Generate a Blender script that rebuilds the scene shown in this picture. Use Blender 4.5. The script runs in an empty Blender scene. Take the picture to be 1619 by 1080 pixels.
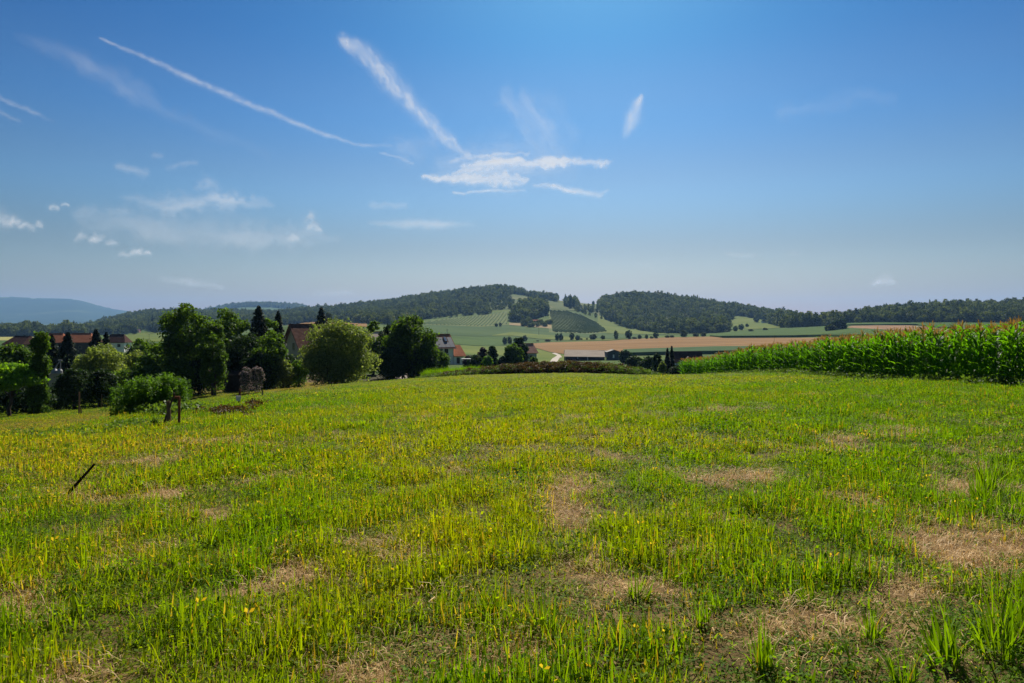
import bpy, math, random
import numpy as np
from mathutils import Vector, Matrix

# ------------------------------------------------------------------ camera, world, sun, exposure
C = bpy.data.collections.new("scene_objects"); bpy.context.scene.collection.children.link(C)
SC = bpy.context.scene
F, CX, HY, EYE = 1079.0, 809.5, 518.0, 1.65      # focal length, centre column, eye level row, eye height
cam = bpy.data.cameras.new("camera"); camo = bpy.data.objects.new("camera", cam); C.objects.link(camo)
cam.sensor_width = 36; cam.lens = 24.0; cam.shift_y = -22.0/1619.0
cam.clip_start = 0.1; cam.clip_end = 400000
camo.location = (0, 0, EYE); camo.rotation_euler = (math.radians(90), 0, 0)
SC.camera = camo
SUN_EL, SUN_AZ = 41.0, 7.0                         # azimuth: degrees to the right of the view
W = bpy.data.worlds.new("World"); SC.world = W; W.use_nodes = True
nt = W.node_tree; nt.nodes.clear()
out = nt.nodes.new("ShaderNodeOutputWorld"); bg = nt.nodes.new("ShaderNodeBackground")
sky = nt.nodes.new("ShaderNodeTexSky"); sky.sky_type = 'NISHITA'; sky.sun_disc = False
sky.sun_elevation = math.radians(SUN_EL); sky.sun_rotation = math.radians(SUN_AZ)
sky.altitude = 300; sky.air_density = 1.0; sky.dust_density = 0.6; sky.ozone_density = 2.2
hs = nt.nodes.new("ShaderNodeHueSaturation"); hs.inputs['Saturation'].default_value = 1.15
tc = nt.nodes.new("ShaderNodeTexCoord"); sx = nt.nodes.new("ShaderNodeSeparateXYZ"); nt.links.new(tc.outputs['Generated'], sx.inputs[0])
rp = nt.nodes.new("ShaderNodeValToRGB"); nt.links.new(sx.outputs['Z'], rp.inputs[0]); rp.color_ramp.interpolation = 'EASE'
el_ = rp.color_ramp.elements; el_[0].position = 0.0; el_[0].color = (0.061, 0.0355, 0.0240, 1); el_[1].position = 0.75; el_[1].color = (0.050, 0.080, 0.080, 1)
for p_, c_ in ((0.10, (0.103, 0.077, 0.061)), (0.20, (0.122, 0.120, 0.102)), (0.30, (0.088, 0.127, 0.122)), (0.40, (0.050, 0.118, 0.126)), (0.52, (0.042, 0.105, 0.116))):
    q_ = el_.new(p_); q_.color = (*c_, 1)
ml = nt.nodes.new("ShaderNodeMix"); ml.data_type = 'RGBA'; ml.blend_type = 'MULTIPLY'; ml.inputs[0].default_value = 1.0
nt.links.new(sky.outputs[0], hs.inputs['Color']); gm = nt.nodes.new('ShaderNodeGamma'); gm.inputs[1].default_value = 1.75; nt.links.new(hs.outputs[0], gm.inputs[0]); nt.links.new(gm.outputs[0], ml.inputs[6]); nt.links.new(rp.outputs[0], ml.inputs[7]); nt.links.new(ml.outputs[2], bg.inputs[0])
bg.inputs[1].default_value = 0.088
nt.links.new(bg.outputs[0], out.inputs[0])
sl = bpy.data.lights.new("sun", 'SUN'); sl.energy = 5.0; sl.angle = math.radians(0.53); sl.color = (1.0, 0.93, 0.82)
so = bpy.data.objects.new("sun", sl); C.objects.link(so)
a, e = math.radians(SUN_AZ), math.radians(SUN_EL)
SUNV = Vector((math.sin(a)*math.cos(e), math.cos(a)*math.cos(e), math.sin(e)))
so.rotation_euler = (-SUNV).to_track_quat('-Z', 'Y').to_euler()
so.location = (0, 0, 60)
SC.view_settings.view_transform = 'Standard'; SC.view_settings.look = 'None'
SC.view_settings.gamma = 1.0; SC.view_settings.use_curve_mapping = False
SC.view_settings.exposure = 0.6
SC.render.engine = 'CYCLES'
SC.cycles.max_bounces = 6; SC.cycles.diffuse_bounces = 3; SC.cycles.transmission_bounces = 4
SC.cycles.transparent_max_bounces = 12; SC.cycles.volume_bounces = 0
SC.cycles.use_denoising = True
SC.cycles.sample_clamp_indirect = 5.0

# ------------------------------------------------------------------ helpers
rng = np.random.default_rng(7); random.seed(7)
def hsh(ix, iy, s):
    h = np.sin(ix*127.1 + iy*311.7 + s*74.7)*43758.5453
    return h - np.floor(h)
def vn(x, y, s=0):
    x = np.asarray(x, float); y = np.asarray(y, float)
    ix, iy = np.floor(x), np.floor(y); fx, fy = x-ix, y-iy
    fx = fx*fx*(3-2*fx); fy = fy*fy*(3-2*fy)
    return ((hsh(ix, iy, s)*(1-fx)+hsh(ix+1, iy, s)*fx)*(1-fy) + (hsh(ix, iy+1, s)*(1-fx)+hsh(ix+1, iy+1, s)*fx)*fy)
def fbm(x, y, s=0, o=4):
    t, a_, n = 0.0, 0.5, 0.0
    for k in range(o):
        t = t + a_*vn(x*2**k, y*2**k, s+k*3.1); n += a_; a_ *= 0.55
    return t/n
def sstep(a_, b_, x):
    t = np.clip((x-a_)/(b_-a_), 0, 1); return t*t*(3-2*t)

def np_mesh(name, V, Fc, attrs=None, mat=None, smooth=False, midx=None):
    V = np.asarray(V, np.float32).reshape(-1, 3); Fc = np.asarray(Fc, np.int32); k = Fc.shape[1]; n = Fc.shape[0]
    me = bpy.data.meshes.new(name)
    me.vertices.add(len(V)); me.vertices.foreach_set('co', V.ravel())
    me.loops.add(n*k); me.loops.foreach_set('vertex_index', Fc.ravel())
    me.polygons.add(n); me.polygons.foreach_set('loop_start', np.arange(0, n*k, k, dtype=np.int32))
    try: me.polygons.foreach_set('loop_total', np.full(n, k, np.int32))
    except Exception: pass
    if smooth: me.polygons.foreach_set('use_smooth', np.ones(n, bool))
    for an, av in (attrs or {}).items():
        at_ = me.attributes.new(an, 'FLOAT', 'POINT'); at_.data.foreach_set('value', np.asarray(av, np.float32).ravel())
    mats = mat if isinstance(mat, (list, tuple)) else [mat]
    for m in mats:
        if m: me.materials.append(m)
    if midx is not None: me.polygons.foreach_set('material_index', np.asarray(midx, np.int32))
    me.update(calc_edges=True); me.validate(clean_customdata=False)
    return me
def link(name, data, parent=None, loc=None, rot=None):
    o = bpy.data.objects.new(name, data); C.objects.link(o)
    if parent is not None: o.parent = parent
    if loc is not None: o.location = loc
    if rot is not None: o.rotation_euler = rot if hasattr(rot, '__len__') else (0, 0, rot)
    return o
def tag(o, label=None, cat=None, group=None, kind=None):
    if label: o['label'] = label
    if cat: o['category'] = cat
    if group: o['group'] = group
    if kind: o['kind'] = kind
    return o
def thing(name, label, cat, loc, rotz=0, group=None):
    o = bpy.data.objects.new(name, None); C.objects.link(o); o.empty_display_size = 0.3
    o.location = loc; o.rotation_euler = (0, 0, rotz)
    return tag(o, label, cat, group)
def copy_tree(o, parent=None):
    c = o.copy(); C.objects.link(c)
    if parent is not None: c.parent = parent
    for ch in list(o.children): copy_tree(ch, c)
    return c

class MB:
    """collects boxes, tubes and polygons into one mesh"""
    def __init__(s): s.v = []; s.f = []
    def poly(s, pts, faces):
        b = len(s.v); s.v += [tuple(p) for p in pts]; s.f += [tuple(b+i for i in f) for f in faces]; return s
    def box(s, c, d, rz=0.0):
        x, y, z = c; a_, b_, h = d[0]/2, d[1]/2, d[2]/2; cs, sn = math.cos(rz), math.sin(rz)
        P = []
        for dz in (-h, h):
            for dx, dy in ((-a_, -b_), (a_, -b_), (a_, b_), (-a_, b_)):
                P.append((x+dx*cs-dy*sn, y+dx*sn+dy*cs, z+dz))
        return s.poly(P, [(3, 2, 1, 0), (4, 5, 6, 7), (0, 1, 5, 4), (1, 2, 6, 5), (2, 3, 7, 6), (3, 0, 4, 7)])
    def tube(s, pts, rad, n=6, cap=True):
        P = [Vector(p) for p in pts]; rings = []
        for i, p in enumerate(P):
            d = (P[min(i+1, len(P)-1)]-P[max(i-1, 0)]).normalized()
            u = d.cross(Vector((0.31, 0.95, 0.02))); 
            if u.length < 1e-3: u = d.cross(Vector((1, 0, 0)))
            u.normalize(); w = d.cross(u); r = rad[i] if hasattr(rad, '__len__') else rad
            rings.append([tuple(p + (u*math.cos(t)+w*math.sin(t))*r) for t in [2*math.pi*k/n for k in range(n)]])
        b = len(s.v)
        for r in rings: s.v += r
        for i in range(len(rings)-1):
            for k in range(n):
                k2 = (k+1) % n; s.f.append((b+i*n+k, b+i*n+k2, b+(i+1)*n+k2, b+(i+1)*n+k))
        if cap:
            s.f.append(tuple(b+k for k in range(n))[::-1]); s.f.append(tuple(b+(len(rings)-1)*n+k for k in range(n)))
        return s
    def slab(s, quad, t):
        """a thick plate from four points, thickened along its normal by t"""
        q = [Vector(p) for p in quad]; n = (q[1]-q[0]).cross(q[3]-q[0]).normalized()*t
        P = [tuple(p) for p in q]+[tuple(p-n) for p in q]
        return s.poly(P, [(0, 1, 2, 3), (7, 6, 5, 4), (0, 4, 5, 1), (1, 5, 6, 2), (2, 6, 7, 3), (3, 7, 4, 0)])
    def mesh(s, name, m=None):
        me = bpy.data.meshes.new(name); me.from_pydata(s.v, [], s.f); me.update()
        if m: me.materials.append(m)
        return me
    def build(s, name, m=None, parent=None, smooth=False):
        me = s.mesh(name, m)
        if smooth:
            for p in me.polygons: p.use_smooth = True
        return link(name, me, parent)

# ------------------------------------------------------------------ materials
def newmat(name):
    m = bpy.data.materials.new(name); m.use_nodes = True; n = m.node_tree; n.nodes.clear()
    o = n.nodes.new("ShaderNodeOutputMaterial"); return m, n, o
def N(n, t, **kw):
    x = n.nodes.new(t)
    for k, v in kw.items(): setattr(x, k, v)
    return x
def ramp(n, fac, stops):
    r = N(n, "ShaderNodeValToRGB"); n.links.new(fac, r.inputs[0]); el = r.color_ramp.elements
    while len(el) > 1: el.remove(el[-1])
    el[0].position = stops[0][0]; el[0].color = (*stops[0][1], 1)
    for p, c in stops[1:]:
        x = el.new(p); x.color = (*c, 1)
    return r.outputs[0]
def mixc(n, f, a_, b_, mode='MIX'):
    m = N(n, "ShaderNodeMix", data_type='RGBA', blend_type=mode)
    for sock, v in ((m.inputs[0], f), (m.inputs[6], a_), (m.inputs[7], b_)):
        if hasattr(v, 'is_output'): n.links.new(v, sock)
        elif isinstance(v, (tuple, list)): sock.default_value = (*v, 1)
        else: sock.default_value = v
    return m.outputs[2]
def math_(n, op, a_, b_=None, clamp=False):
    m = N(n, "ShaderNodeMath", operation=op, use_clamp=clamp)
    for s_, v in ((m.inputs[0], a_), (m.inputs[1], b_)):
        if v is None: continue
        if hasattr(v, 'is_output'): n.links.new(v, s_)
        else: s_.default_value = v
    return m.outputs[0]
def noise(n, scale, detail=4, rough=0.55, vec=None, stretch=None, coord='pos'):
    t = N(n, "ShaderNodeTexNoise"); t.inputs['Scale'].default_value = scale; t.inputs['Detail'].default_value = detail
    t.inputs['Roughness'].default_value = rough
    if vec is None:
        vec = N(n, "ShaderNodeNewGeometry").outputs['Position'] if coord == 'pos' else N(n, "ShaderNodeTexCoord").outputs['Object']
    if stretch:
        mp = N(n, "ShaderNodeMapping"); n.links.new(vec, mp.inputs[0]); mp.inputs['Scale'].default_value = stretch; vec = mp.outputs[0]
    n.links.new(vec, t.inputs['Vector']); return t.outputs['Fac']
def attr(n, name, typ='GEOMETRY'):
    x = N(n, "ShaderNodeAttribute"); x.attribute_name = name; x.attribute_type = typ; return x.outputs['Fac']
def surf(name, stops, scale=3, rough=0.9, bump=0.0, bscale=None, stretch=None, spec=0.03, detail=5, coord='pos'):
    m, n, o = newmat(name); f = noise(n, scale, detail, 0.6, stretch=stretch, coord=coord)
    c = ramp(n, f, stops); p = N(n, "ShaderNodeBsdfPrincipled"); n.links.new(c, p.inputs['Base Color'])
    p.inputs['Roughness'].default_value = rough; p.inputs['Specular IOR Level'].default_value = spec
    if bump:
        b = N(n, "ShaderNodeBump"); b.inputs['Strength'].default_value = bump; b.inputs['Distance'].default_value = 0.1
        n.links.new(noise(n, bscale or scale*4, 4, 0.6, coord=coord), b.inputs['Height']); n.links.new(b.outputs[0], p.inputs['Normal'])
    n.links.new(p.outputs[0], o.inputs[0]); return m
def plain(name, c, rough=0.7, var=0.25, scale=4, metal=0.0, spec=0.3):
    lo = tuple(x*(1-var) for x in c); hi = tuple(min(1, x*(1+var)) for x in c)
    m = surf(name, [(0.3, lo), (0.7, hi)], scale, rough, spec=spec)
    for x in m.node_tree.nodes:
        if x.type == 'BSDF_PRINCIPLED': x.inputs['Metallic'].default_value = metal
    return m
def foliage(name, dark, light, trans=0.45, tr_gain=(1.6, 1.5, 0.5), wscale=0.3, rough=0.6, spec=0.25, extra=None):
    """leaf shader: per-leaf variation, patchy world variation, light coming through the leaf"""
    m, n, o = newmat(name)
    v = attr(n, 'v'); w = noise(n, wscale, 3)
    f = math_(n, 'ADD', math_(n, 'MULTIPLY', v, 0.6), math_(n, 'MULTIPLY', w, 0.5), True)
    c = ramp(n, f, [(0.2, dark), (0.85, light)])
    if extra: c = extra(n, c)
    p = N(n, "ShaderNodeBsdfPrincipled"); n.links.new(c, p.inputs['Base Color']); p.inputs['Roughness'].default_value = rough
    p.inputs['Specular IOR Level'].default_value = spec
    t = N(n, "ShaderNodeBsdfTranslucent"); n.links.new(mixc(n, 1.0, c, tr_gain, 'MULTIPLY'), t.inputs[0])
    mx = N(n, "ShaderNodeMixShader"); mx.inputs[0].default_value = trans
    n.links.new(p.outputs[0], mx.inputs[1]); n.links.new(t.outputs[0], mx.inputs[2]); n.links.new(mx.outputs[0], o.inputs[0])
    return m

M = {}
M['bark'] = surf('bark', [(0.3, (0.05, 0.035, 0.025)), (0.7, (0.13, 0.1, 0.075))], 3, bump=0.5)
M['leaf_green'] = foliage('leaf_green', (0.022, 0.058, 0.009), (0.105, 0.195, 0.024), trans=.52, spec=0.08)
M['leaf_bright'] = foliage('leaf_bright', (0.04, 0.11, 0.010), (0.13, 0.26, 0.02), spec=0.1)
M['leaf_lime'] = foliage('leaf_lime', (0.07, 0.17, 0.010), (0.20, 0.38, 0.02), trans=.55, spec=0.1)
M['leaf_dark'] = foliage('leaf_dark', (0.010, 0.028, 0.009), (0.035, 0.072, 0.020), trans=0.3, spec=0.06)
M['leaf_needle'] = foliage('leaf_needle', (0.008, 0.020, 0.009), (0.024, 0.046, 0.018), trans=0.12, spec=0.05)
M['leaf_purple'] = foliage('leaf_purple', (0.018, 0.010, 0.012), (0.05, 0.022, 0.024), trans=0.25, tr_gain=(1.5, .8, .8))
M['leaf_willow'] = foliage('leaf_willow', (0.08, 0.13, 0.028), (0.26, 0.32, 0.085), spec=0.1, tr_gain=(1.4, 1.4, 0.6))
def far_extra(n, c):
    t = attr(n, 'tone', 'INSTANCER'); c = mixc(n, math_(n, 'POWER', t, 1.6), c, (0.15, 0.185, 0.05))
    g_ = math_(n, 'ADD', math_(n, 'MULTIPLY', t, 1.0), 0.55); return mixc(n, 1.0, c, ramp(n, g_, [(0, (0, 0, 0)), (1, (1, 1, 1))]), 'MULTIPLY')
M['leaf_far'] = foliage('leaf_far', (0.014, 0.036, 0.012), (0.13, 0.18, 0.04), extra=far_extra, trans=0.3, wscale=0.03, spec=0.03)  # broad pale and dark patches paint sunlit and shaded crowns into the colour
M['leaf_corn'] = foliage('leaf_corn', (0.025, 0.095, 0.006), (0.115, 0.28, 0.012), trans=0.6, tr_gain=(1.9, 1.8, .3), rough=0.5, spec=0.2, wscale=2)
M['corn_tassel'] = foliage('corn_tassel', (0.26, 0.16, 0.03), (0.50, 0.33, 0.08), trans=0.3, tr_gain=(1.2, 1, .6))
M['blossom'] = foliage('blossom', (0.24, 0.17, 0.15), (0.50, 0.38, 0.36), trans=0.3, tr_gain=(1, 1, 1))
M['weed'] = foliage('weed', (0.045, 0.10, 0.02), (0.12, 0.20, 0.03), trans=0.45)
M['weed_brown'] = foliage('weed_brown', (0.03, 0.024, 0.008), (0.14, 0.10, 0.03), trans=0.3, tr_gain=(1.3, 1, .6))

def grass_extra(n, c):
    tint = attr(n, 'tint', 'INSTANCER'); dry = attr(n, 'dry', 'INSTANCER'); v = attr(n, 'v')
    yel = ramp(n, v, [(0.0, (0.10, 0.16, 0.004)), (1.0, (0.29, 0.33, 0.008))])
    c = mixc(n, tint, c, yel)
    dr = ramp(n, v, [(0.0, (0.24, 0.15, 0.04)), (1.0, (0.46, 0.35, 0.13))])
    pick = math_(n, 'GREATER_THAN', dry, attr(n, 'pick'))
    c = mixc(n, math_(n, 'MULTIPLY', pick, 0.9), c, dr)
    h = attr(n, 'h')                                     # the foot of a blade is paler and drier than its tip
    return mixc(n, math_(n, 'MULTIPLY', math_(n, 'SUBTRACT', 1.0, h), 0.3), c, (0.12, 0.10, 0.02))
M['grass'] = foliage('grass_blades', (0.024, 0.085, 0.004), (0.15, 0.29, 0.008), trans=0.55, tr_gain=(1.85, 1.75, 0.18), wscale=1.3, rough=0.6, spec=0.06, extra=grass_extra)
M['straw'] = foliage('dry_straw', (0.40, 0.25, 0.09), (0.84, 0.60, 0.28), trans=0.25, tr_gain=(1, 1, 1), wscale=2)

def field_mat():
    m, n, o = newmat('field_soil')
    a_ = noise(n, 9, 6, 0.7); b_ = noise(n, 0.7, 4)
    c = ramp(n, a_, [(0.25, (0.04, 0.025, 0.012)), (0.5, (0.20, 0.125, 0.05)), (0.75, (0.48, 0.33, 0.15))])
    g = ramp(n, a_, [(0.3, (0.015, 0.018, 0.006)), (0.7, (0.06, 0.055, 0.015))])  # near-black under the turf: deep shade between tufts painted into the ground
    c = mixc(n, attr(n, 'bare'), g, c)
    p = N(n, "ShaderNodeBsdfPrincipled"); n.links.new(c, p.inputs['Base Color']); p.inputs['Roughness'].default_value = 0.95
    p.inputs['Specular IOR Level'].default_value = 0.1
    b = N(n, "ShaderNodeBump"); b.inputs['Strength'].default_value = 0.8; b.inputs['Distance'].default_value = 0.03
    n.links.new(noise(n, 30, 5, 0.7), b.inputs['Height']); n.links.new(b.outputs[0], p.inputs['Normal'])
    n.links.new(p.outputs[0], o.inputs[0]); return m
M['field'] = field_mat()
M['terrain'] = surf('far_meadow', [(0.3, (0.035, 0.07, 0.010)), (0.5, (0.06, 0.10, 0.014)), (0.7, (0.11, 0.14, 0.024))], 0.006, detail=8, bump=0.3, bscale=0.2)
M['forest_floor'] = surf('forest_floor', [(0.3, (0.02, 0.035, 0.012)), (0.7, (0.045, 0.06, 0.02))], 0.02)

# ------------------------------------------------------------------ terrain: heights from surveyed columns (column, [(distance, row)])
def nearz(X, Y):
    Yc = np.maximum(Y, -20)
    f = -0.035*Yc - 0.00018*np.maximum(Yc, 0)**2
    l = -X-5; sp = np.where(l > 20, l, np.log1p(np.exp(np.clip(l, -30, 20))))
    bumps = 0.05*(fbm(X*0.5, Y*0.5, 5, 3)-0.5) + 0.22*(fbm(X*0.08, Y*0.08, 9, 2)-0.5)
    f = f - 0.75*sstep(50, 88, Yc)*sstep(6, 19, X)
    ux, uy = -3.6/39.2, 39.0/39.2; dl = (X+15.0)*(-uy)+(Yc-26.0)*ux; al_ = (X+15.0)*ux+(Yc-26.0)*uy
    f = f - 0.6*sstep(0.0, 2.2, dl)*sstep(-14, 6, al_)*sstep(62, 44, al_)
    return f + 0.02*X - 0.05*np.minimum(sp, 60) + bumps
L0 = [(130, 606), (185, 589), (300, 567), (650, 546), (900, 538), (1300, 531.5)]
COLS = {
 -2400: L0+[(2400, 526), (6000, 521), (9000, 512), (16000, 519)],
 -700: L0+[(2400, 525), (6000, 520), (8500, 500), (10500, 459), (16000, 500)],
 -150: L0+[(2400, 525), (6000, 520), (8500, 504), (10500, 463), (16000, 500)],
 0: L0+[(2400, 525), (6000, 520), (8500, 505), (10500, 463), (16000, 500)],
 60: L0+[(2400, 525), (6000, 520), (8500, 505), (10500, 466), (16000, 500)],
 125: L0+[(2400, 524), (6000, 520), (8500, 504), (10500, 468), (16000, 500)],
 145: L0+[(1800, 525), (2400, 519), (3000, 518), (6000, 521), (8500, 507), (10500, 475), (16000, 505)],
 165: L0+[(1800, 522), (2400, 512), (3000, 510), (6000, 521), (8500, 508), (10500, 483), (16000, 505)],
 205: L0+[(1800, 517), (2600, 500), (3500, 512), (6000, 520), (8500, 512), (10500, 489), (16000, 510)],
 260: [(130, 602), (185, 589), (300, 567), (650, 545), (900, 537), (1300, 529), (1800, 513), (2600, 495), (3500, 507), (6000, 510), (10500, 502), (16000, 515)],
 340: [(130, 595), (185, 588), (300, 566), (650, 545), (1300, 527), (1800, 513), (2600, 496), (3500, 503), (6000, 490), (9000, 512), (16000, 519)],
 380: [(130, 592), (185, 587), (300, 566), (650, 540), (1300, 524), (1800, 513), (2600, 497), (3500, 500), (6000, 483), (9000, 512), (16000, 519)],
 430: [(130, 590), (185, 586), (300, 565), (500, 545), (800, 520), (1300, 518), (1800, 513), (2600, 498), (3500, 500), (6000, 482), (9000, 510), (16000, 519)],
 480: [(130, 588), (185, 583), (300, 562), (450, 538), (700, 508.5), (900, 514), (1300, 516), (1800, 511), (2400, 494), (3500, 500), (6000, 487), (9000, 512), (16000, 519)],
 530: [(130, 588), (185, 582), (300, 561), (450, 536), (700, 508), (900, 514), (1300, 514), (1800, 507), (2400, 489), (3500, 505), (16000, 519)],
 600: [(130, 589), (185, 582), (300, 562), (450, 538), (700, 513), (900, 517), (1300, 510), (1800, 498), (2400, 481), (3500, 505), (16000, 519)],
 645: [(130, 590), (185, 582), (300, 565), (450, 554), (650, 540), (900, 526), (1300, 511), (1800, 494), (2350, 473), (3500, 500), (16000, 519)],
 700: [(130, 591), (185, 583), (300, 568), (450, 560), (650, 550), (900, 532), (1300, 513), (1500, 503), (1800, 488), (2300, 466), (3500, 500), (16000, 519)],
 745: [(130, 591), (185, 583), (300, 570), (450, 563), (650, 553), (900, 536), (1300, 514), (1500, 499), (1800, 480), (2300, 459), (3500, 500), (16000, 519)],
 790: [(130, 592), (185, 585), (300, 574), (450, 567), (650, 556), (900, 540), (1200, 520), (1500, 499), (1800, 477), (2300, 453), (3500, 500), (16000, 519)],
 820: [(130, 592), (185, 586), (300, 576), (450, 569), (650, 556), (900, 540), (1200, 521), (1500, 499), (1800, 480), (2250, 461), (3500, 500), (16000, 519)],
 860: [(130, 593), (185, 586), (300, 576), (450, 569), (650, 554), (900, 540), (1200, 524), (1500, 499), (1800, 482), (2200, 468), (3500, 500), (16000, 519)],
 900: [(130, 593), (185, 586), (300, 576), (450, 569), (650, 552), (900, 540), (1200, 526), (1500, 496), (1850, 480), (2200, 475), (3500, 500), (16000, 519)],
 945: [(130, 593), (185, 586), (300, 576), (450, 568), (650, 550), (900, 537), (1200, 527), (1500, 507), (1850, 486), (2200, 479), (3500, 505), (16000, 519)],
 970: [(130, 594), (185, 587), (300, 576), (450, 567), (650, 549), (900, 536), (1200, 528), (1500, 513), (1800, 485), (2050, 470), (3000, 495), (16000, 519)],
 1000: [(130, 594), (185, 588), (300, 576), (450, 567), (650, 548), (900, 534), (1200, 528), (1500, 515), (1800, 485), (2000, 466), (3000, 495), (16000, 519)],
 1050: [(130, 596), (185, 592), (300, 576), (450, 566), (650, 547), (900, 532), (1200, 528), (1500, 514), (1800, 486), (2000, 468), (3000, 495), (16000, 519)],
 1100: [(130, 598), (185, 593), (300, 576), (450, 565), (650, 546), (900, 531), (1200, 528), (1500, 515), (1800, 491), (2000, 477), (3000, 500), (16000, 519)],
 1150: [(130, 598), (185, 590), (300, 573), (450, 563), (650, 544), (900, 530.5), (1200, 526), (1500, 512), (1800, 494), (2000, 486), (3000, 505), (16000, 519)],
 1210: [(130, 596), (185, 588), (300, 570), (450, 561), (650, 542), (900, 530), (1050, 525), (1300, 515), (1700, 502), (2000, 498), (3000, 510), (16000, 519)],
 1280: [(130, 594), (185, 585), (300, 567), (450, 556), (650, 540), (900, 527), (1100, 518), (1500, 512), (2000, 508), (3000, 512), (16000, 519)],
 1340: [(130, 590), (185, 580), (300, 565), (450, 551), (650, 535), (900, 520), (1100, 513), (1400, 505), (2500, 515), (16000, 519)],
 1400: [(130, 588), (185, 578), (300, 562), (450, 549), (650, 532), (870, 516), (1050, 513), (1400, 497), (2500, 512), (16000, 519)],
 1500: [(130, 586), (185, 576), (300, 560), (450, 547), (650, 531), (870, 515), (1050, 513), (1400, 488), (2500, 512), (16000, 519)],
 1619: [(130, 584), (185, 574), (300, 558), (450, 545), (650, 530), (870, 515), (1050, 513), (1400, 485), (2500, 512), (16000, 519)],
 2200: [(130, 580), (185, 570), (300, 555), (450, 543), (650, 530), (870, 515), (1050, 511), (1400, 478), (2500, 512), (16000, 519)],
 4200: [(130, 580), (185, 570), (300, 555), (450, 543), (650, 530), (870, 515), (1050, 511), (1400, 478), (2500, 512), (16000, 519)],
}
KP = np.array(sorted(COLS), float)
KL = np.linspace(math.log(120), math.log(16000), 90)
KZ = np.zeros((len(KP), len(KL)))
for i, p in enumerate(KP):
    d = np.array([q[0] for q in COLS[int(p)]], float); r = np.array([q[1] for q in COLS[int(p)]], float)
    zz = EYE + (HY-r)/F*d
    KZ[i] = np.interp(np.exp(KL), d, zz)
for _ in range(2):                      # soften the kinks along the distance
    KZ[:, 1:-1] = 0.25*KZ[:, :-2]+0.5*KZ[:, 1:-1]+0.25*KZ[:, 2:]
FP = np.arange(KP[0], KP[-1]+1, 4.0)     # resample across columns and soften a little
KZ2 = np.stack([np.interp(FP, KP, KZ[:, j]) for j in range(len(KL))], 1)
for _ in range(10):
    KZ2[1:-1] = 0.25*KZ2[:-2]+0.5*KZ2[1:-1]+0.25*KZ2[2:]
def farz(X, Y):
    px = CX + F*X/np.maximum(Y, 1); l = np.log(np.maximum(Y, 1))
    u = np.clip((px-FP[0])/4.0, 0, len(FP)-1.001); w = np.clip((l-KL[0])/(KL[1]-KL[0]), 0, len(KL)-1.001)
    i = u.astype(int); j = w.astype(int); fu = u-i; fw = w-j
    z = (KZ2[i, j]*(1-fu)+KZ2[i+1, j]*fu)*(1-fw) + (KZ2[i, j+1]*(1-fu)+KZ2[i+1, j+1]*fu)*fw
    am = np.clip((Y-500)/3000, 0, 1)
    return z + am*(fbm(X*0.004, Y*0.004, 3, 4)-0.5)*np.clip(Y/2000, 0, 3)*7
def terr(X, Y):
    X = np.asarray(X, float); Y = np.asarray(Y, float)
    t = sstep(92, 128, Y)
    return nearz(X, np.minimum(Y, 130))*(1-t) + farz(X, Y)*t
def proj(X, Y, Z): return CX + F*X/Y, HY + (EYE-Z)*F/Y
RY = np.exp(np.linspace(math.log(2.0), math.log(15500), 1600))
def hit(px, py, ymin=2.0):
    """the first ground point met by the line of sight through (px, py)"""
    px = np.atleast_1d(np.asarray(px, float)).ravel(); py = np.atleast_1d(np.asarray(py, float)).ravel()
    out_ = np.full((len(px), 3), np.nan); ry = RY[RY >= ymin]
    for s in range(0, len(px), 2000):
        a_ = (px[s:s+2000, None]-CX)/F; b_ = (HY-py[s:s+2000, None])/F
        X = a_*ry; Zr = EYE+b_*ry; Zt = terr(X, np.broadcast_to(ry, X.shape)); dz = Zr-Zt
        below = dz <= 0; k = below.argmax(1); ok = below.any(1); k = np.where(ok, np.maximum(k, 1), len(ry)-1)
        r_ = np.arange(len(k)); d0 = dz[r_, k-1]; d1 = dz[r_, k]; t = np.clip(d0/(d0-d1+1e-9), 0, 1)
        Y = ry[k-1]+(ry[k]-ry[k-1])*t
        out_[s:s+2000, 0] = a_[:, 0]*Y; out_[s:s+2000, 1] = Y; out_[s:s+2000, 2] = terr(a_[:, 0]*Y, Y)
    return out_
def gp(px, py, ymin=2.0): return Vector(hit(px, py, ymin)[0])
def gd(px, Y): X = (px-CX)/F*Y; return Vector((X, Y, float(terr(X, Y))))

ROADP = [gd(440, 74), gd(480, 75), gd(524, 79), gd(566, 89), gd(612, 104), gd(650, 128), gd(700, 160)]
def on_road(X, Y, w):
    r = np.zeros(len(X), bool)
    for p, q in zip(ROADP[:-1], ROADP[1:]):
        d = np.array([q.x-p.x, q.y-p.y]); L = (d**2).sum(); t = np.clip(((X-p.x)*d[0]+(Y-p.y)*d[1])/L, 0, 1)
        r |= np.hypot(X-p.x-t*d[0], Y-p.y-t*d[1]) < w
    return r
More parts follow.
